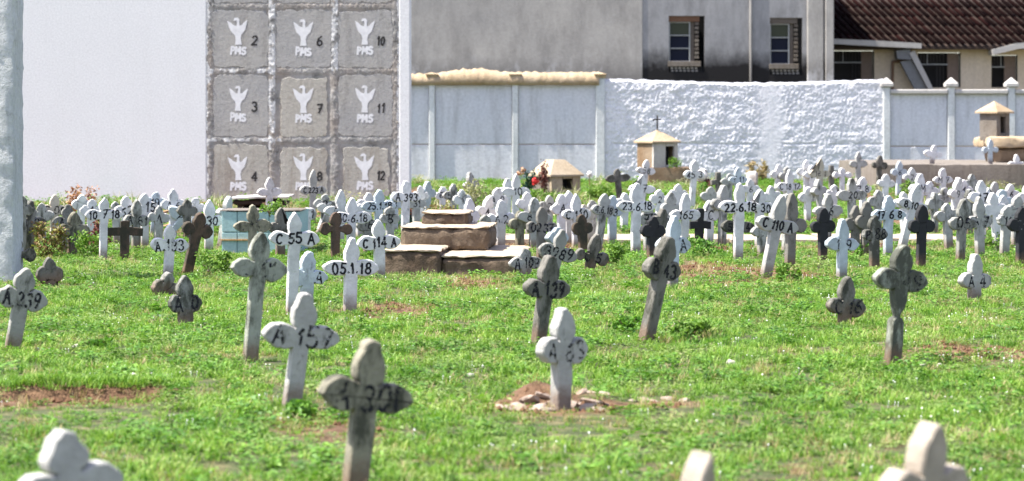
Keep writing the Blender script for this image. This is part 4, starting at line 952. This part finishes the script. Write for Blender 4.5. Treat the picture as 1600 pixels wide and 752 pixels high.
# ---- right cluster
cross(1236, 300, 351, 418, 50, 1234, 'D', '', 'dark cross behind the right arm of C 110 A', 10, 'round', mould=.4)
cross(1229, 302, 332, 400, 34, 1228, 'Q', '', 'whitish cross rising behind the head of C 110 A', 20, 'lobe')
cross(1216, 257, 274, 312, 26, 1213, 'W', '6', 'leftmost of three small white crosses before the smooth wall patch', 12, 'lobe')
cross(1228, 261, 276, 312, 24, 1226, 'Q', '9', 'small white cross 9 just above cross C 18 12', 16, 'lobe')
cross(1233, 265, 292, 345, 40, 1232, 'W', 'C 18 12', 'white cross C 18 12 at the back, above C 110 A', 7, 'lobe', ink=1)
cross(1260, 250, 269, 314, 32, 1260, 'W', '07', 'white cross 07 before the rough wall', 8, 'lobe')
cross(1281, 247, 272, 322, 34, 1280, 'C', '18 1', 'cream cross 18 1 before the rough wall', 8, 'lobe')
cross(1299, 258, 270, 308, 22, 1299, 'D', '', 'thin dark cross before the rough wall', 20, 'bar')
cross(1279, 280, 298, 350, 26, 1284, 'Q', '', 'thin white cross leaning left in the weeds', 48, 'lobe')
cross(1316, 262, 274, 312, 30, 1316, 'W', '', 'low plain white cross left of the platform', 14, 'round')
cross(1293, 303, 330, 380, 48, 1292, 'Q', ' 6', 'pinkish white cross behind the black trefoil cross', 18, 'lobe')
cross(1286, 325, 354, 408, 40, 1285, 'K', '', 'black trefoil cross left of pale blue cross 1 9', 8, 'round')
cross(1331, 278, 305, 366, 50, 1331, 'Q', '20', 'white cross 20 with a heavy crossbar', 8, 'lobe')
cross(1348, 278, 297, 340, 28, 1348, 'W', '7 8', 'small white cross 7 8 at the back', 8, 'lobe')
cross(1337, 320, 350, 400, 42, 1336, 'D', '', 'dark streaked cross just below cross 20', 14, 'lobe', mould=.4)
cross(1353, 314, 345, 400, 38, 1352, 'D', '', 'second dark streaked cross below cross 20, nearer 17 6 8', 14, 'lobe', mould=.3)
cross(1366, 336, 366, 420, 42, 1366, 'G', 'P 88', 'mottled black and white cross right of pale blue cross 1 9', 10, 'lobe', mould=.8)
cross(1388, 305, 335, 402, 56, 1387, 'L', '17 6 8', 'bluish white cross dated 17 6 8', 6, 'lobe', mould=.1, ink=1)
cross(1341, 237, 256, 308, 30, 1341, 'Q', '', 'highest whitish cross standing against the rough wall', 10, 'lobe')
cross(1374, 243, 259, 304, 26, 1372, 'D', '', 'dark cross at the left corner of the concrete platform', 10, 'round')
cross(1405, 252, 270, 312, 26, 1403, 'L', '6', 'small pale cross in front of the platform, leftmost there', 8, 'round')
cross(1438, 270, 294, 354, 36, 1437, 'W', ' M', 'white cross marked M, near the platform', 8, 'lobe')
cross(1426, 287, 322, 392, 50, 1408, 'W', '8.10.1', 'white cross with thick black writing behind the jet black one', 10, 'lobe', ink=1)
cross(1440, 320, 354, 420, 42, 1439, 'K', '', 'jet black trefoil cross in the right hand cluster', 6, 'round')
cross(1473, 262, 281, 332, 34, 1473, 'W', 'M 7', 'white cross M 7 in front of the platform', 8, 'lobe')
cross(1494, 277, 303, 356, 28, 1487, 'W', '9', 'white cross 9 leaning right before the platform', 34, 'lobe')
cross(1476, 293, 310, 346, 28, 1476, 'Q', '', 'low white round armed cross under M 7', 12, 'round')
cross(1503, 312, 350, 410, 46, 1500, 'G', '05', 'grey streaked cross 05 in the right hand cluster', 9, 'lobe', mould=.6)
cross(1530, 308, 347, 404, 42, 1531, 'Q', 'A 7', 'weathered pale cross right of the grey cross 05', 9, 'lobe', mould=.5)
cross(1534, 283, 310, 382, 46, 1534, 'W', '17', 'white cross 17 before the platform', 7, 'lobe')
cross(1554, 284, 304, 350, 30, 1554, 'Q', '', 'whitish cross behind cross 17', 12, 'lobe')
cross(1553, 301, 328, 392, 42, 1560, 'W', '', 'brilliant white blank cross leaning left', 14, 'lobe', mould=0)
cross(1566, 296, 316, 370, 36, 1568, 'L', 'P', 'pale blue cross P behind the brilliant white one', 10, 'round')
cross(1572, 322, 345, 402, 32, 1569, 'Q', '11', 'dirty white cross 11 right of the brilliant white one', 12, 'lobe')
cross(1588, 306, 330, 388, 34, 1587, 'Q', '', 'greyish white cross behind the rightmost black one', 12, 'lobe')
cross(1596, 324, 352, 414, 46, 1595, 'K', '20', 'rightmost black cross, cut by the right picture edge', 8, 'lobe')
cross(1604, 288, 308, 356, 34, 1604, 'W', '', 'white cross cut by the right picture edge', 8, 'round')
cross(1514, 296, 318, 368, 30, 1514, 'Q', '', 'grey white cross between cross 9 and cross 17', 20, 'lobe')
cross(1460, 300, 318, 364, 30, 1460, 'Q', '', 'pale cross left of the low round armed one', 26, 'lobe')
# ---- more of the far rows
for (x_, yt_, yc_, yb_, w_, t_, tx_, lb_) in [
    (66, 318, 338, 384, 34, 'Q', '', 'dull white cross directly above the yellowing bush'),
    (143, 312, 331, 380, 34, 'W', '4', 'white cross peeping out left of the cross dated 10 7 18'),
    (128, 306, 322, 372, 28, 'W', '', 'small white cross in front of the dead orange brown heap'),
    (181, 316, 334, 382, 34, 'Q', '', 'pale cross over the left arm of the almost black cross'),
    (243, 300, 318, 370, 34, 'L', '19', 'bluish cross 19 at the back between 2 15 and A 6'),
    (305, 308, 324, 370, 30, 'W', '', 'small white cross behind the rusty brown mossy one'),
    (508, 303, 320, 366, 34, 'Q', '2', 'whitish cross 2 right of the pointed pale cross C 223 A'),
    (575, 300, 318, 370, 34, 'W', '', 'plain white cross hard against the left arm of 25.1.18'),
    (616, 300, 318, 366, 32, 'L', '8', 'bluish cross 8 left of the foot of A 393'),
    (657, 290, 306, 350, 26, 'W', '', 'small white cross between A 393 and the narrow pale blue one'),
    (722, 296, 312, 352, 26, 'W', '1', 'small white cross at the left edge of the pale dry shrub'),
    (824, 300, 318, 368, 32, 'W', '', 'white cross in front of the dark green bouquet'),
    (858, 306, 324, 370, 34, 'Q', '3', 'pale cross 3 at the left foot of the small cream tomb'),
    (925, 312, 330, 378, 32, 'Q', '', 'dull pale cross left of the cross dated 4.6.18'),
    (976, 300, 317, 362, 32, 'W', '', 'white cross behind the left arm of 23.6.18'),
    (1030, 296, 312, 356, 28, 'W', '2', 'small white cross below the brown shrine base'),
    (1060, 288, 304, 346, 26, 'W', '', 'small white cross at the right foot of the shrine base'),
    (1110, 292, 308, 352, 28, 'Q', '', 'pale cross right of the white plastic flowers'),
    (1140, 270, 284, 324, 26, 'Q', '', 'faint pale cross behind the small bluish one'),
    (1172, 280, 296, 340, 30, 'W', '6', 'white cross standing by the low pinkish headstone'),
    (1205, 290, 307, 352, 30, 'W', '', 'plain white cross left of C 18 12'),
    (1262, 292, 308, 350, 28, 'W', '', 'white cross in the weeds right of C 18 12'),
    (1268, 258, 273, 314, 26, 'W', '3', 'white cross overlapping the left side of the cream one'),
    (1372, 296, 314, 362, 32, 'Q', '', 'dull white cross left of the cross dated 17 6 8'),
    (1384, 272, 287, 328, 26, 'W', '', 'small white cross at the left foot of the platform'),
    (1424, 262, 277, 318, 26, 'W', '2', 'small white cross in front of the platform, second there'),
    (1452, 284, 300, 344, 30, 'W', '', 'white cross between M and M 7'),
    (1505, 282, 298, 342, 28, 'W', '4', 'white cross just right of cross 9'),
    (1519, 272, 287, 328, 26, 'Q', '', 'small pale cross close to the middle of the platform face'),
    (1544, 294, 312, 362, 34, 'W', '', 'white cross between cross 17 and the brilliant blank one'),
    (1578, 288, 304, 348, 30, 'W', '6', 'white cross at the back behind pale cross P'),
    (1566, 306, 330, 386, 42, 'W', '', 'upright bright white cross touching the brilliant leaning one'),
    (1480, 318, 338, 390, 38, 'Q', '', 'pale cross left of the grey streaked cross 05'),
    (1412, 300, 318, 366, 34, 'W', '', 'white cross right of the cross dated 17 6 8'),
    (1303, 288, 304, 348, 28, 'W', '', 'white cross above the right arm of the pinkish white one')]:
    cross(x_, yt_, yc_, yb_, w_ * 1.12, None, t_, tx_, lb_)
# on the platform
cross(1547, 222, 239, 261, 26, 1547, 'L', '', 'small pale cross standing on top of the brown platform', 6, 'round', z0=PZ, d=58.6)
cross(1458, 233, 247, 262, 30, 1456, 'W', '', 'low white cross leaning on the platform top by the grey blue wall', 12, 'lobe', z0=PZ, d=59)
cross(1588, 246, 262, 268, 30, 1588, 'W', '', 'white cross head just rising above the platform edge', 8, 'lobe', z0=PZ - .1, d=58.4)
# cracked joint in the mossy cross: a dark fissure band
fx = CR[17]

# ------------------------------------------------------------------ plants, flowers, debris
def foliage(name, label, cat, px, py, wpx, hpx, n_, ls, mat, d=None, stems=5, seed=1, long=1.0):
    R = random.Random(seed); d = d or dist(py); pm = FOC / d; rx = wpx / pm / 2; hh = hpx / pm
    mb = MB(); st = MB()
    for s_ in range(stems):
        a = R.uniform(0, 6.28); q_ = R.uniform(.2, .8)
        st.tube((0, 0, -.02), (math.cos(a) * rx * q_, math.sin(a) * rx * q_, hh * R.uniform(.5, .95)), .006, 4, .002)
    clumps = [(R.uniform(-.7, .7), R.uniform(-.6, .6), R.uniform(.2, .85), R.uniform(.2, .42)) for _ in range(9)]
    for _ in range(n_):
        cx_, cy_, cz_, cr = R.choice(clumps)
        p_ = Vector((cx_ * rx + R.gauss(0, cr * .55) * rx, cy_ * rx + R.gauss(0, cr * .55) * rx, max(.01, (cz_ + R.gauss(0, cr * .5)) * hh)))
        if abs(p_.x) > rx * 1.15 or p_.z > hh * 1.08: continue
        a = Vector((R.gauss(0, 1), R.gauss(0, 1), R.gauss(0, .7))).normalized(); b_ = a.orthogonal().normalized(); b_ = Matrix.Rotation(R.uniform(0, 6.28), 3, a) @ b_
        l = ls * R.uniform(.6, 1.3) * long; w2 = ls * R.uniform(.25, .4); c_ = a.cross(b_) * w2 * .3
        mb.add([p_ - a * l * .5, p_ + b_ * w2 + c_, p_ + a * l * .5, p_ - b_ * w2 + c_], [[0, 1, 2, 3]])
    x_ = X(px, d); e = empty(name, (x_, d, gh(x_, d))); tag(e, label, cat)
    mb.build('leaves', mat, e); st.build('stem', M['brown_pipe'], e); return e
foliage('bush', 'low yellowing bush between grey crosses near the white post', 'bush', 74, 402, 58, 52, 900, .045, M['bush_yellow'], seed=2)
foliage('bush', 'green weedy bush at the foot of the mossy cross on the left', 'bush', 135, 404, 60, 40, 500, .045, M['bush_green'], seed=3)
foliage('dead_bush', 'dead orange brown leafy heap against the white wall', 'dead bush', 128, 345, 46, 54, 800, .05, M['bush_dead'], seed=4)
foliage('dead_bush', 'dark brown dead leaves right behind cross 10 7 18', 'dead bush', 148, 392, 44, 44, 500, .05, M['bush_maroon'], seed=5)
foliage('bush', 'pale dry shrub at the foot of the panelled wall', 'bush', 743, 345, 56, 62, 900, .05, M['bush_pale'], seed=6)
foliage('bush', 'green shrub between the pale dry shrub and white crosses', 'bush', 755, 350, 34, 40, 500, .04, M['bush_green'], seed=7)
foliage('bush', 'small bush with mixed leaves behind the stepped tomb', 'bush', 684, 350, 52, 34, 500, .045, M['bush_yellow'], seed=8)
foliage('dry_grass_clump', 'golden dry tuft below the smooth patch of the rough wall', 'dry grass', 1182, 300, 40, 34, 420, .07, M['bush_gold'], long=2.4, seed=9, d=66.5)
foliage('bush', 'green sprout growing at the shrine doorway', 'plant', 1056, 266, 26, 16, 260, .05, M['bush_green'], d=63.8, seed=10).location.z = zb_
foliage('bush', 'dark leafed bush behind the small white crosses before the rough wall', 'bush', 1322, 306, 50, 34, 700, .06, M['weed'], seed=11)
foliage('bush', 'round bright bush under the golden dry tuft', 'bush', 1196, 318, 34, 26, 400, .06, M['bush_green'], seed=12)
foliage('bush', 'weeds right of the dead brown leafy shrine base', 'bush', 1112, 312, 60, 24, 500, .06, M['bush_green'], seed=13)
foliage('bush', 'weeds in front of the rough wall left of the shrine', 'bush', 945, 316, 70, 26, 700, .06, M['bush_green'], seed=14)
foliage('bush', 'weeds at the foot of the small cream tomb', 'bush', 846, 324, 50, 26, 450, .055, M['bush_green'], seed=15)
foliage('bush', 'creeper on top of the turquoise tomb', 'plant', 422, 400, 46, 24, 260, .045, M['bush_green'], d=30.6, seed=16).location.z = Zp(326, 30.6) - .08
foliage('bush', 'leafy weeds around the foot of the leaning brown cross', 'plant', 330, 428, 70, 34, 600, .04, M['bush_green'], seed=17)
foliage('bush', 'weeds growing before the platform beside M 7', 'bush', 1418, 320, 30, 40, 400, .05, M['bush_green'], seed=18)
foliage('bush', 'weeds between the crosses right of cross 17', 'bush', 1588, 326, 40, 30, 300, .05, M['bush_green'], seed=19)
for i, (px_, py_, wv, hv, lb) in enumerate([(955, 415, 60, 34, 'in front of the path, left of 23.6.18'), (1095, 400, 70, 30, 'in front of the path below the black cross'), (1235, 440, 50, 26, 'at the foot of C 110 A'),
        (1110, 312, 40, 26, 'behind the white plastic flowers'), (1245, 330, 60, 26, 'behind cross C 18 12'), (985, 522, 60, 26, 'in the middle lawn left of the leaning grey cross'), (1075, 528, 70, 26, 'in the middle lawn right of the leaning grey cross'),
        (470, 655, 50, 26, 'at the foot of A 157'), (1560, 392, 60, 30, 'at the foot of the right hand white crosses'), (1345, 400, 60, 22, 'below the streaked dark crosses'), (700, 522, 30, 12, 'in open lawn below the stepped tomb'), (150, 546, 60, 14, 'left lawn above the soil hollow')]):
    foliage('weed_plant', 'leafy green weed ' + lb, 'weed', px_, py_, wv, hv, 420, .045, M['weed'] if i % 2 else M['bush_green'], seed=30 + i)
# artificial bouquets beside the cream tomb
e = foliage('bouquet', 'dark green bouquet with cream top and a red flower by the cream tomb', 'flowers', 826, 318, 26, 42, 500, .06, M['bush_dark'], d=54, seed=21)
def petals(parent, name, mat, c, r, n_, seed):
    R = random.Random(seed); mb = MB()
    for _ in range(n_):
        a = Vector((R.gauss(0, 1), R.gauss(0, 1), R.gauss(0, 1))).normalized(); p_ = Vector(c) + a * r * R.uniform(.3, 1); b_ = a.orthogonal().normalized() * r * .35; c_ = a.cross(b_)
        mb.add([p_ + b_, p_ + c_, p_ - b_, p_ - c_], [[0, 1, 2, 3]])
    return mb.build(name, mat, parent)
petals(e, 'flower', M['rag_red'], (.13, -.2, .34), .09, 60, 1); petals(e, 'flower', M['bush_dead'], (-.12, 0, .56), .08, 40, 2); petals(e, 'flower', M['bush_dead'], (-.2, .05, .50), .07, 30, 12)
e = foliage('bouquet', 'withered maroon bouquet leaning on the left side of the cream tomb', 'flowers', 847, 318, 18, 54, 420, .06, M['bush_maroon'], d=54.5, seed=22)
e = empty('plastic_flowers', (X(1096, 56), 56, 0)); tag(e, 'bunch of white plastic flowers over dark red leaves right of tall cross 45 3', 'flowers')
petals(e, 'flower', M['rag_white'], (0, 0, .42), .16, 160, 3); petals(e, 'leaves', M['bush_maroon'], (.16, 0, .2), .15, 120, 4)
e = empty('plastic_flowers', (X(921, 58), 58, 0)); tag(e, 'pinkish white flower ball at the right side of the cream tomb', 'flowers'); petals(e, 'flower', M['rag_white'], (0, 0, .40), .08, 60, 5); e2 = MB().tube((0, 0, 0), (0, 0, .4), .01); e2.build('stem', M['brown_pipe'], e)
e = empty('dead_wreath', (X(637, 38), 38, 0)); tag(e, 'blackened flower wreath on the ground left of the stepped tomb', 'wreath'); petals(e, 'flower', M['bush_dark'], (0, 0, .12), .15, 130, 6); petals(e, 'ribbon', M['bush_maroon'], (.08, 0, .28), .1, 60, 7)
# planks near A 133
for i, (a_, b_, c_, e_, lb) in enumerate([(222, 338, 268, 330, 'weathered orange brown plank lying behind cross A 133'), (226, 368, 262, 352, 'brown board leaning low behind cross A 133'), (300, 352, 318, 336, 'short brown board beside white cross 30'), (500, 330, 520, 345, 'reddish board leaning behind the trefoil cross')]):
    d_ = 37 + i * .3; p0 = Vector((X(a_, d_), d_, Zp(b_, d_))); p1 = Vector((X(c_, d_), d_ + .3, Zp(e_, d_))); L_ = (p1 - p0).length
    o = rough_box('wooden_plank', M['plank'], None, -L_ / 2, L_ / 2, -.05, .05, -.02, .02, .08, .005, 8, i); o.location = (p0 + p1) / 2
    o.rotation_euler = (p1 - p0).to_track_quat('X', 'Z').to_euler(); tag(o, lb, 'plank')
    bz = min(p0.z, p1.z)
lump = rough_box('plaster_lump', M['tomb_white'], None, X(203, 35), X(222, 35), 35, 35.3, -.02, .34, .05, .04, 5); tag(lump, 'rounded white plaster lump on the ground right of the almost black cross', 'rubble')
gr_ = rough_box('small_headstone', M['tomb_white'], None, X(1166, 60), X(1184, 60), 60, 60.2, -.05, .42, .05, .03, 4); tag(gr_, 'low pinkish headstone beside the golden dry tuft', 'headstone')
# rubble round A 63, stones in the lawn
R = random.Random(5)
def stone(px_, py_, s_, lab, grp, mat='stone', flatk=.3):
    d_ = dist(py_); bm = bmesh.new(); bmesh.ops.create_icosphere(bm, subdivisions=2, radius=1)
    sd = R.uniform(0, 50); ax = Vector((s_ * R.uniform(.8, 1.4), s_ * R.uniform(.7, 1.1), s_ * flatk * R.uniform(.7, 1.2)))
    for v in bm.verts:
        k_ = 1 + .35 * mn.noise(v.co * 1.3 + Vector((sd, 0, 0))); c = v.co * k_; v.co = Vector((c.x * ax.x, c.y * ax.y, c.z * ax.z))
    me = bpy.data.meshes.new('stone'); bm.to_mesh(me); bm.free(); o = link_mesh('broken_stone', me, None, M[mat]); x_ = X(px_, d_)
    o.location = (x_, d_, gh(x_, d_) + ax.z * .25); o.rotation_euler = (R.uniform(-.4, .4), R.uniform(-.4, .4), R.uniform(0, 6)); tag(o, lab, 'stone', grp); return o
si_ = 0
for (px_, py_, s_) in [(790, 640, .05), (803, 634, .035), (812, 640, .055), (826, 632, .07), (838, 641, .06), (848, 630, .05), (855, 642, .07), (832, 620, .05), (845, 612, .045), (862, 634, .05)]:
    stone(px_, py_, s_, ['outermost small chip', 'second chip from the left end', 'flat piece in front', 'large flat piece at left', 'broad flat piece in the front middle', 'piece at the middle of the heap', 'biggest piece right before the cross foot', 'upper piece behind the heap', 'topmost piece on the brown mound', 'piece touching the cross foot'][si_] + ', plaster heap left of the cross A 63', 'broken pieces left of the cross A 63'); si_ += 1
si_ = 0
for (px_, py_, s_) in [(896, 636, .06), (908, 628, .045), (915, 640, .06), (926, 634, .07), (938, 642, .05), (950, 636, .035), (905, 618, .035), (925, 622, .05), (944, 628, .035)]:
    stone(px_, py_, s_, ['piece touching the cross foot', 'small chip next to the cross foot', 'flat front piece', 'largest flat piece', 'front piece near the right end', 'outermost small chip', 'upper chip behind the cross', 'upper flat piece', 'small chip at the back right'][si_] + ', plaster heap right of the cross A 63', 'broken pieces right of the cross A 63'); si_ += 1
si_ = 0
for (px_, py_, s_) in [(990, 630, .03), (1005, 627, .04), (1020, 629, .035), (1045, 626, .04), (1068, 628, .035)]:
    stone(px_, py_, s_, ['leftmost small', 'second from left', 'middle small', 'largest', 'rightmost'][si_] + ' flat stone in the short strip right of the A 63 heap', 'flat stones in the strip'); si_ += 1
for (px_, py_, s_, lb) in [(1143, 569, .03, 'small white stone in open lawn below the leaning grey cross'), (207, 590, .03, 'small white stone above the soil hollow'), (118, 545, .03, 'brownish stone in the left lawn'),
        (1388, 585, .03, 'white stone at the foot of the moss green cross'), (1443, 574, .03, 'leftmost white stone right of the moss green cross'), (1466, 574, .03, 'rightmost white stone right of the moss green cross'), (735, 590, .035, 'white stone lying in open lawn left of A 63')]:
    stone(px_, py_, s_, lb, None, 'tomb_white', .6)

# ------------------------------------------------------------------ grass
def trench(x, y): return ((x - PIT[0]) / (PIT[2] * .9)) ** 2 + ((y - PIT[1]) / (PIT[3] * .8)) ** 2 < 1
def low(x, y):
    return .55 if (13.2 < y < 15.0 and x < X(255, y)) or (12.9 < y < 14.4 and X(760, y) < x < X(1090, y)) else .85
def g_near(x, y, r):
    if blocked(x, y): return 0
    s = soil(x, y)
    if trench(x, y) and r < .93: return 0
    if r < (s - .12) * 1.7: return 0
    return low(x, y) * (.62 + .6 * r) * (1 + .4 * nz(x * 1.6, y * 1.2, 2) + .3 * nz(x * 4, y * 3, 12)) * (1 - .45 * min(1, s))
def g_far(x, y, r):
    if blocked(x, y): return 0
    s = soil(x, y)
    if r < (s - .05) * 1.6: return 0
    return (.8 + .8 * r) * (1 + .4 * nz(x * .7, y * .5, 2))
gc = protos('grass_clump', [tuft(34, .07, .02, .07, .0065), tuft(30, .055, .03, .10, .006), tuft(36, .08, .02, .055, .007), tuft(26, .06, .03, .08, .008), tuft(34, .085, .015, .05, .0075)], M['grass'])
RIM = []
for _ in range(300):
    x_ = PIT[0] + RNG.uniform(-.62, .62); y_ = PIT[1] + .36 + RNG.uniform(-.03, .2); RIM.append((x_, y_, .55 + .45 * RNG.random()))
for _ in range(40): RIM.append((PIT[0] + RNG.uniform(-.5, .5), PIT[1] + RNG.uniform(-.2, .1), .8))
scatter('grass', RIM + spread(95, 8, 24, g_near) + spread(60, 24, 38, g_near) + spread(26, 38, 68, g_far), gc, 5, 'short bright green lawn grass')
dc = protos('dry_clump', [tuft(14, .06, .02, .07, .004), tuft(18, .05, .03, .08, .004)], M['dry'])
scatter('dry_grass', spread(30, 8, 34, lambda x, y, r: 0 if blocked(x, y) or trench(x, y) or nz(x * 1.2, y * .8, 11) + soil(x, y) * .8 < .25 - r * .35 else .6 + r * .6) + spread(4, 34, 67, lambda x, y, r: 0 if blocked(x, y) else .8 + r), dc, 2, 'dry straw coloured blades among the lawn')
wc_ = protos('weed_clump', [broad(26, .07, .07, .036), broad(34, .10, .08, .042), broad(20, .05, .09, .032)], M['weed'])
def g_weed(x, y, r):
    if blocked(x, y) or trench(x, y) or soil(x, y) > .5: return 0
    k_ = nz(x * 1.5, y * 1.0, 21) + .4 * nz(x * .5, y * .35, 31)
    return low(x, y) * (.5 + .7 * r) if k_ > .02 - .35 * (r > .88) else 0
scatter('weeds', spread(34, 8, 34, g_weed) + spread(12, 34, 67, lambda x, y, r: 0 if blocked(x, y) or nz(x * .7, y * .5, 21) < -.05 else .9 + r * .8), wc_, 3, 'broad leaved green weeds mixed into the lawn')
tw_ = protos('tall_weed_clump', [broad(34, .13, .26, .06), broad(26, .10, .20, .075), broad(40, .16, .16, .055)], M['bush_green'])
scatter('tall_weeds', spread(5, 44, 67, lambda x, y, r: 0 if blocked(x, y) or (x < X(640, y) and r < .85) or nz(x * .45, y * .35, 71) + .25 * nz(x * 2, y * 1.5, 3) < .08 else .4 + .7 * r), tw_, 3, 'taller leafy weeds between the far graves')
tp_ = protos('pale_weed_clump', [broad(30, .12, .24, .055), tuft(30, .1, .12, .34, .014)], M['bush_pale'])
scatter('pale_weeds', spread(1.6, 40, 67, lambda x, y, r: 0 if blocked(x, y) or nz(x * .6, y * .4, 91) < .05 else .6 + .8 * r), tp_, 2, 'pale dry weeds between the far graves')
M['creeper'] = leaf_mat('creeping_clover_leaves', [(0, (.05, .10, .02)), (.4, (.12, .20, .04)), (.8, (.25, .32, .10)), (1, (.36, .36, .18))], .3, .5)
gl_ = protos('ground_leaf_clump', [broad(46, .12, .028, .022), broad(50, .14, .022, .019), broad(40, .12, .035, .026)], M['creeper'])
scatter('ground_leaves', spread(34, 8, 24, lambda x, y, r: 0 if blocked(x, y) or trench(x, y) or nz(x * 1.3, y * .9, 61) < -.12 or r < (soil(x, y) - .15) * 1.8 else .7 + .6 * r) + spread(15, 24, 40, lambda x, y, r: 0 if blocked(x, y) or nz(x * 1.3, y * .9, 61) < -.12 or r < (soil(x, y) - .15) * 1.8 else .8 + .8 * r), gl_, 3, 'low creeping clover leaves covering the lawn')
fc = protos('flower_glint_clump', [heads(3, .10, .045, .006), heads(1, .05, .045, .009)], M['clover'])
scatter('white_flowers', spread(7, 8, 34, lambda x, y, r: 0 if blocked(x, y) or nz(x * 1.1, y * .9, 51) < .0 else .6 + .4 * r), fc, 2, 'tiny white flowers, some standing in for leaf glints, over the lawn')  # extra white heads among the flowers imitate glints on glossy leaves
cd = protos('clod', [lambda mb, R: [mb.add(*(lambda c, s: ([(c[0] + s, c[1], c[2]), (c[0], c[1] + s, c[2]), (c[0] - s, c[1], c[2]), (c[0], c[1] - s, c[2]), (c[0], c[1], c[2] + s), (c[0], c[1], c[2] - s)], [[0, 1, 4], [1, 2, 4], [2, 3, 4], [3, 0, 4], [1, 0, 5], [2, 1, 5], [3, 2, 5], [0, 3, 5]]))((R.uniform(-.08, .08), R.uniform(-.06, .06), .004), R.uniform(.006, .018))) for _ in range(9)]], m_ if False else flat('red_clods', (.15, .085, .05), .95, .1))
scatter('soil_clods', spread(40, 8, 34, lambda x, y, r: (.6 + r) if soil(x, y) > .45 and not blocked(x, y) else 0), cd, 1, 'reddish soil clods in the bare patches')
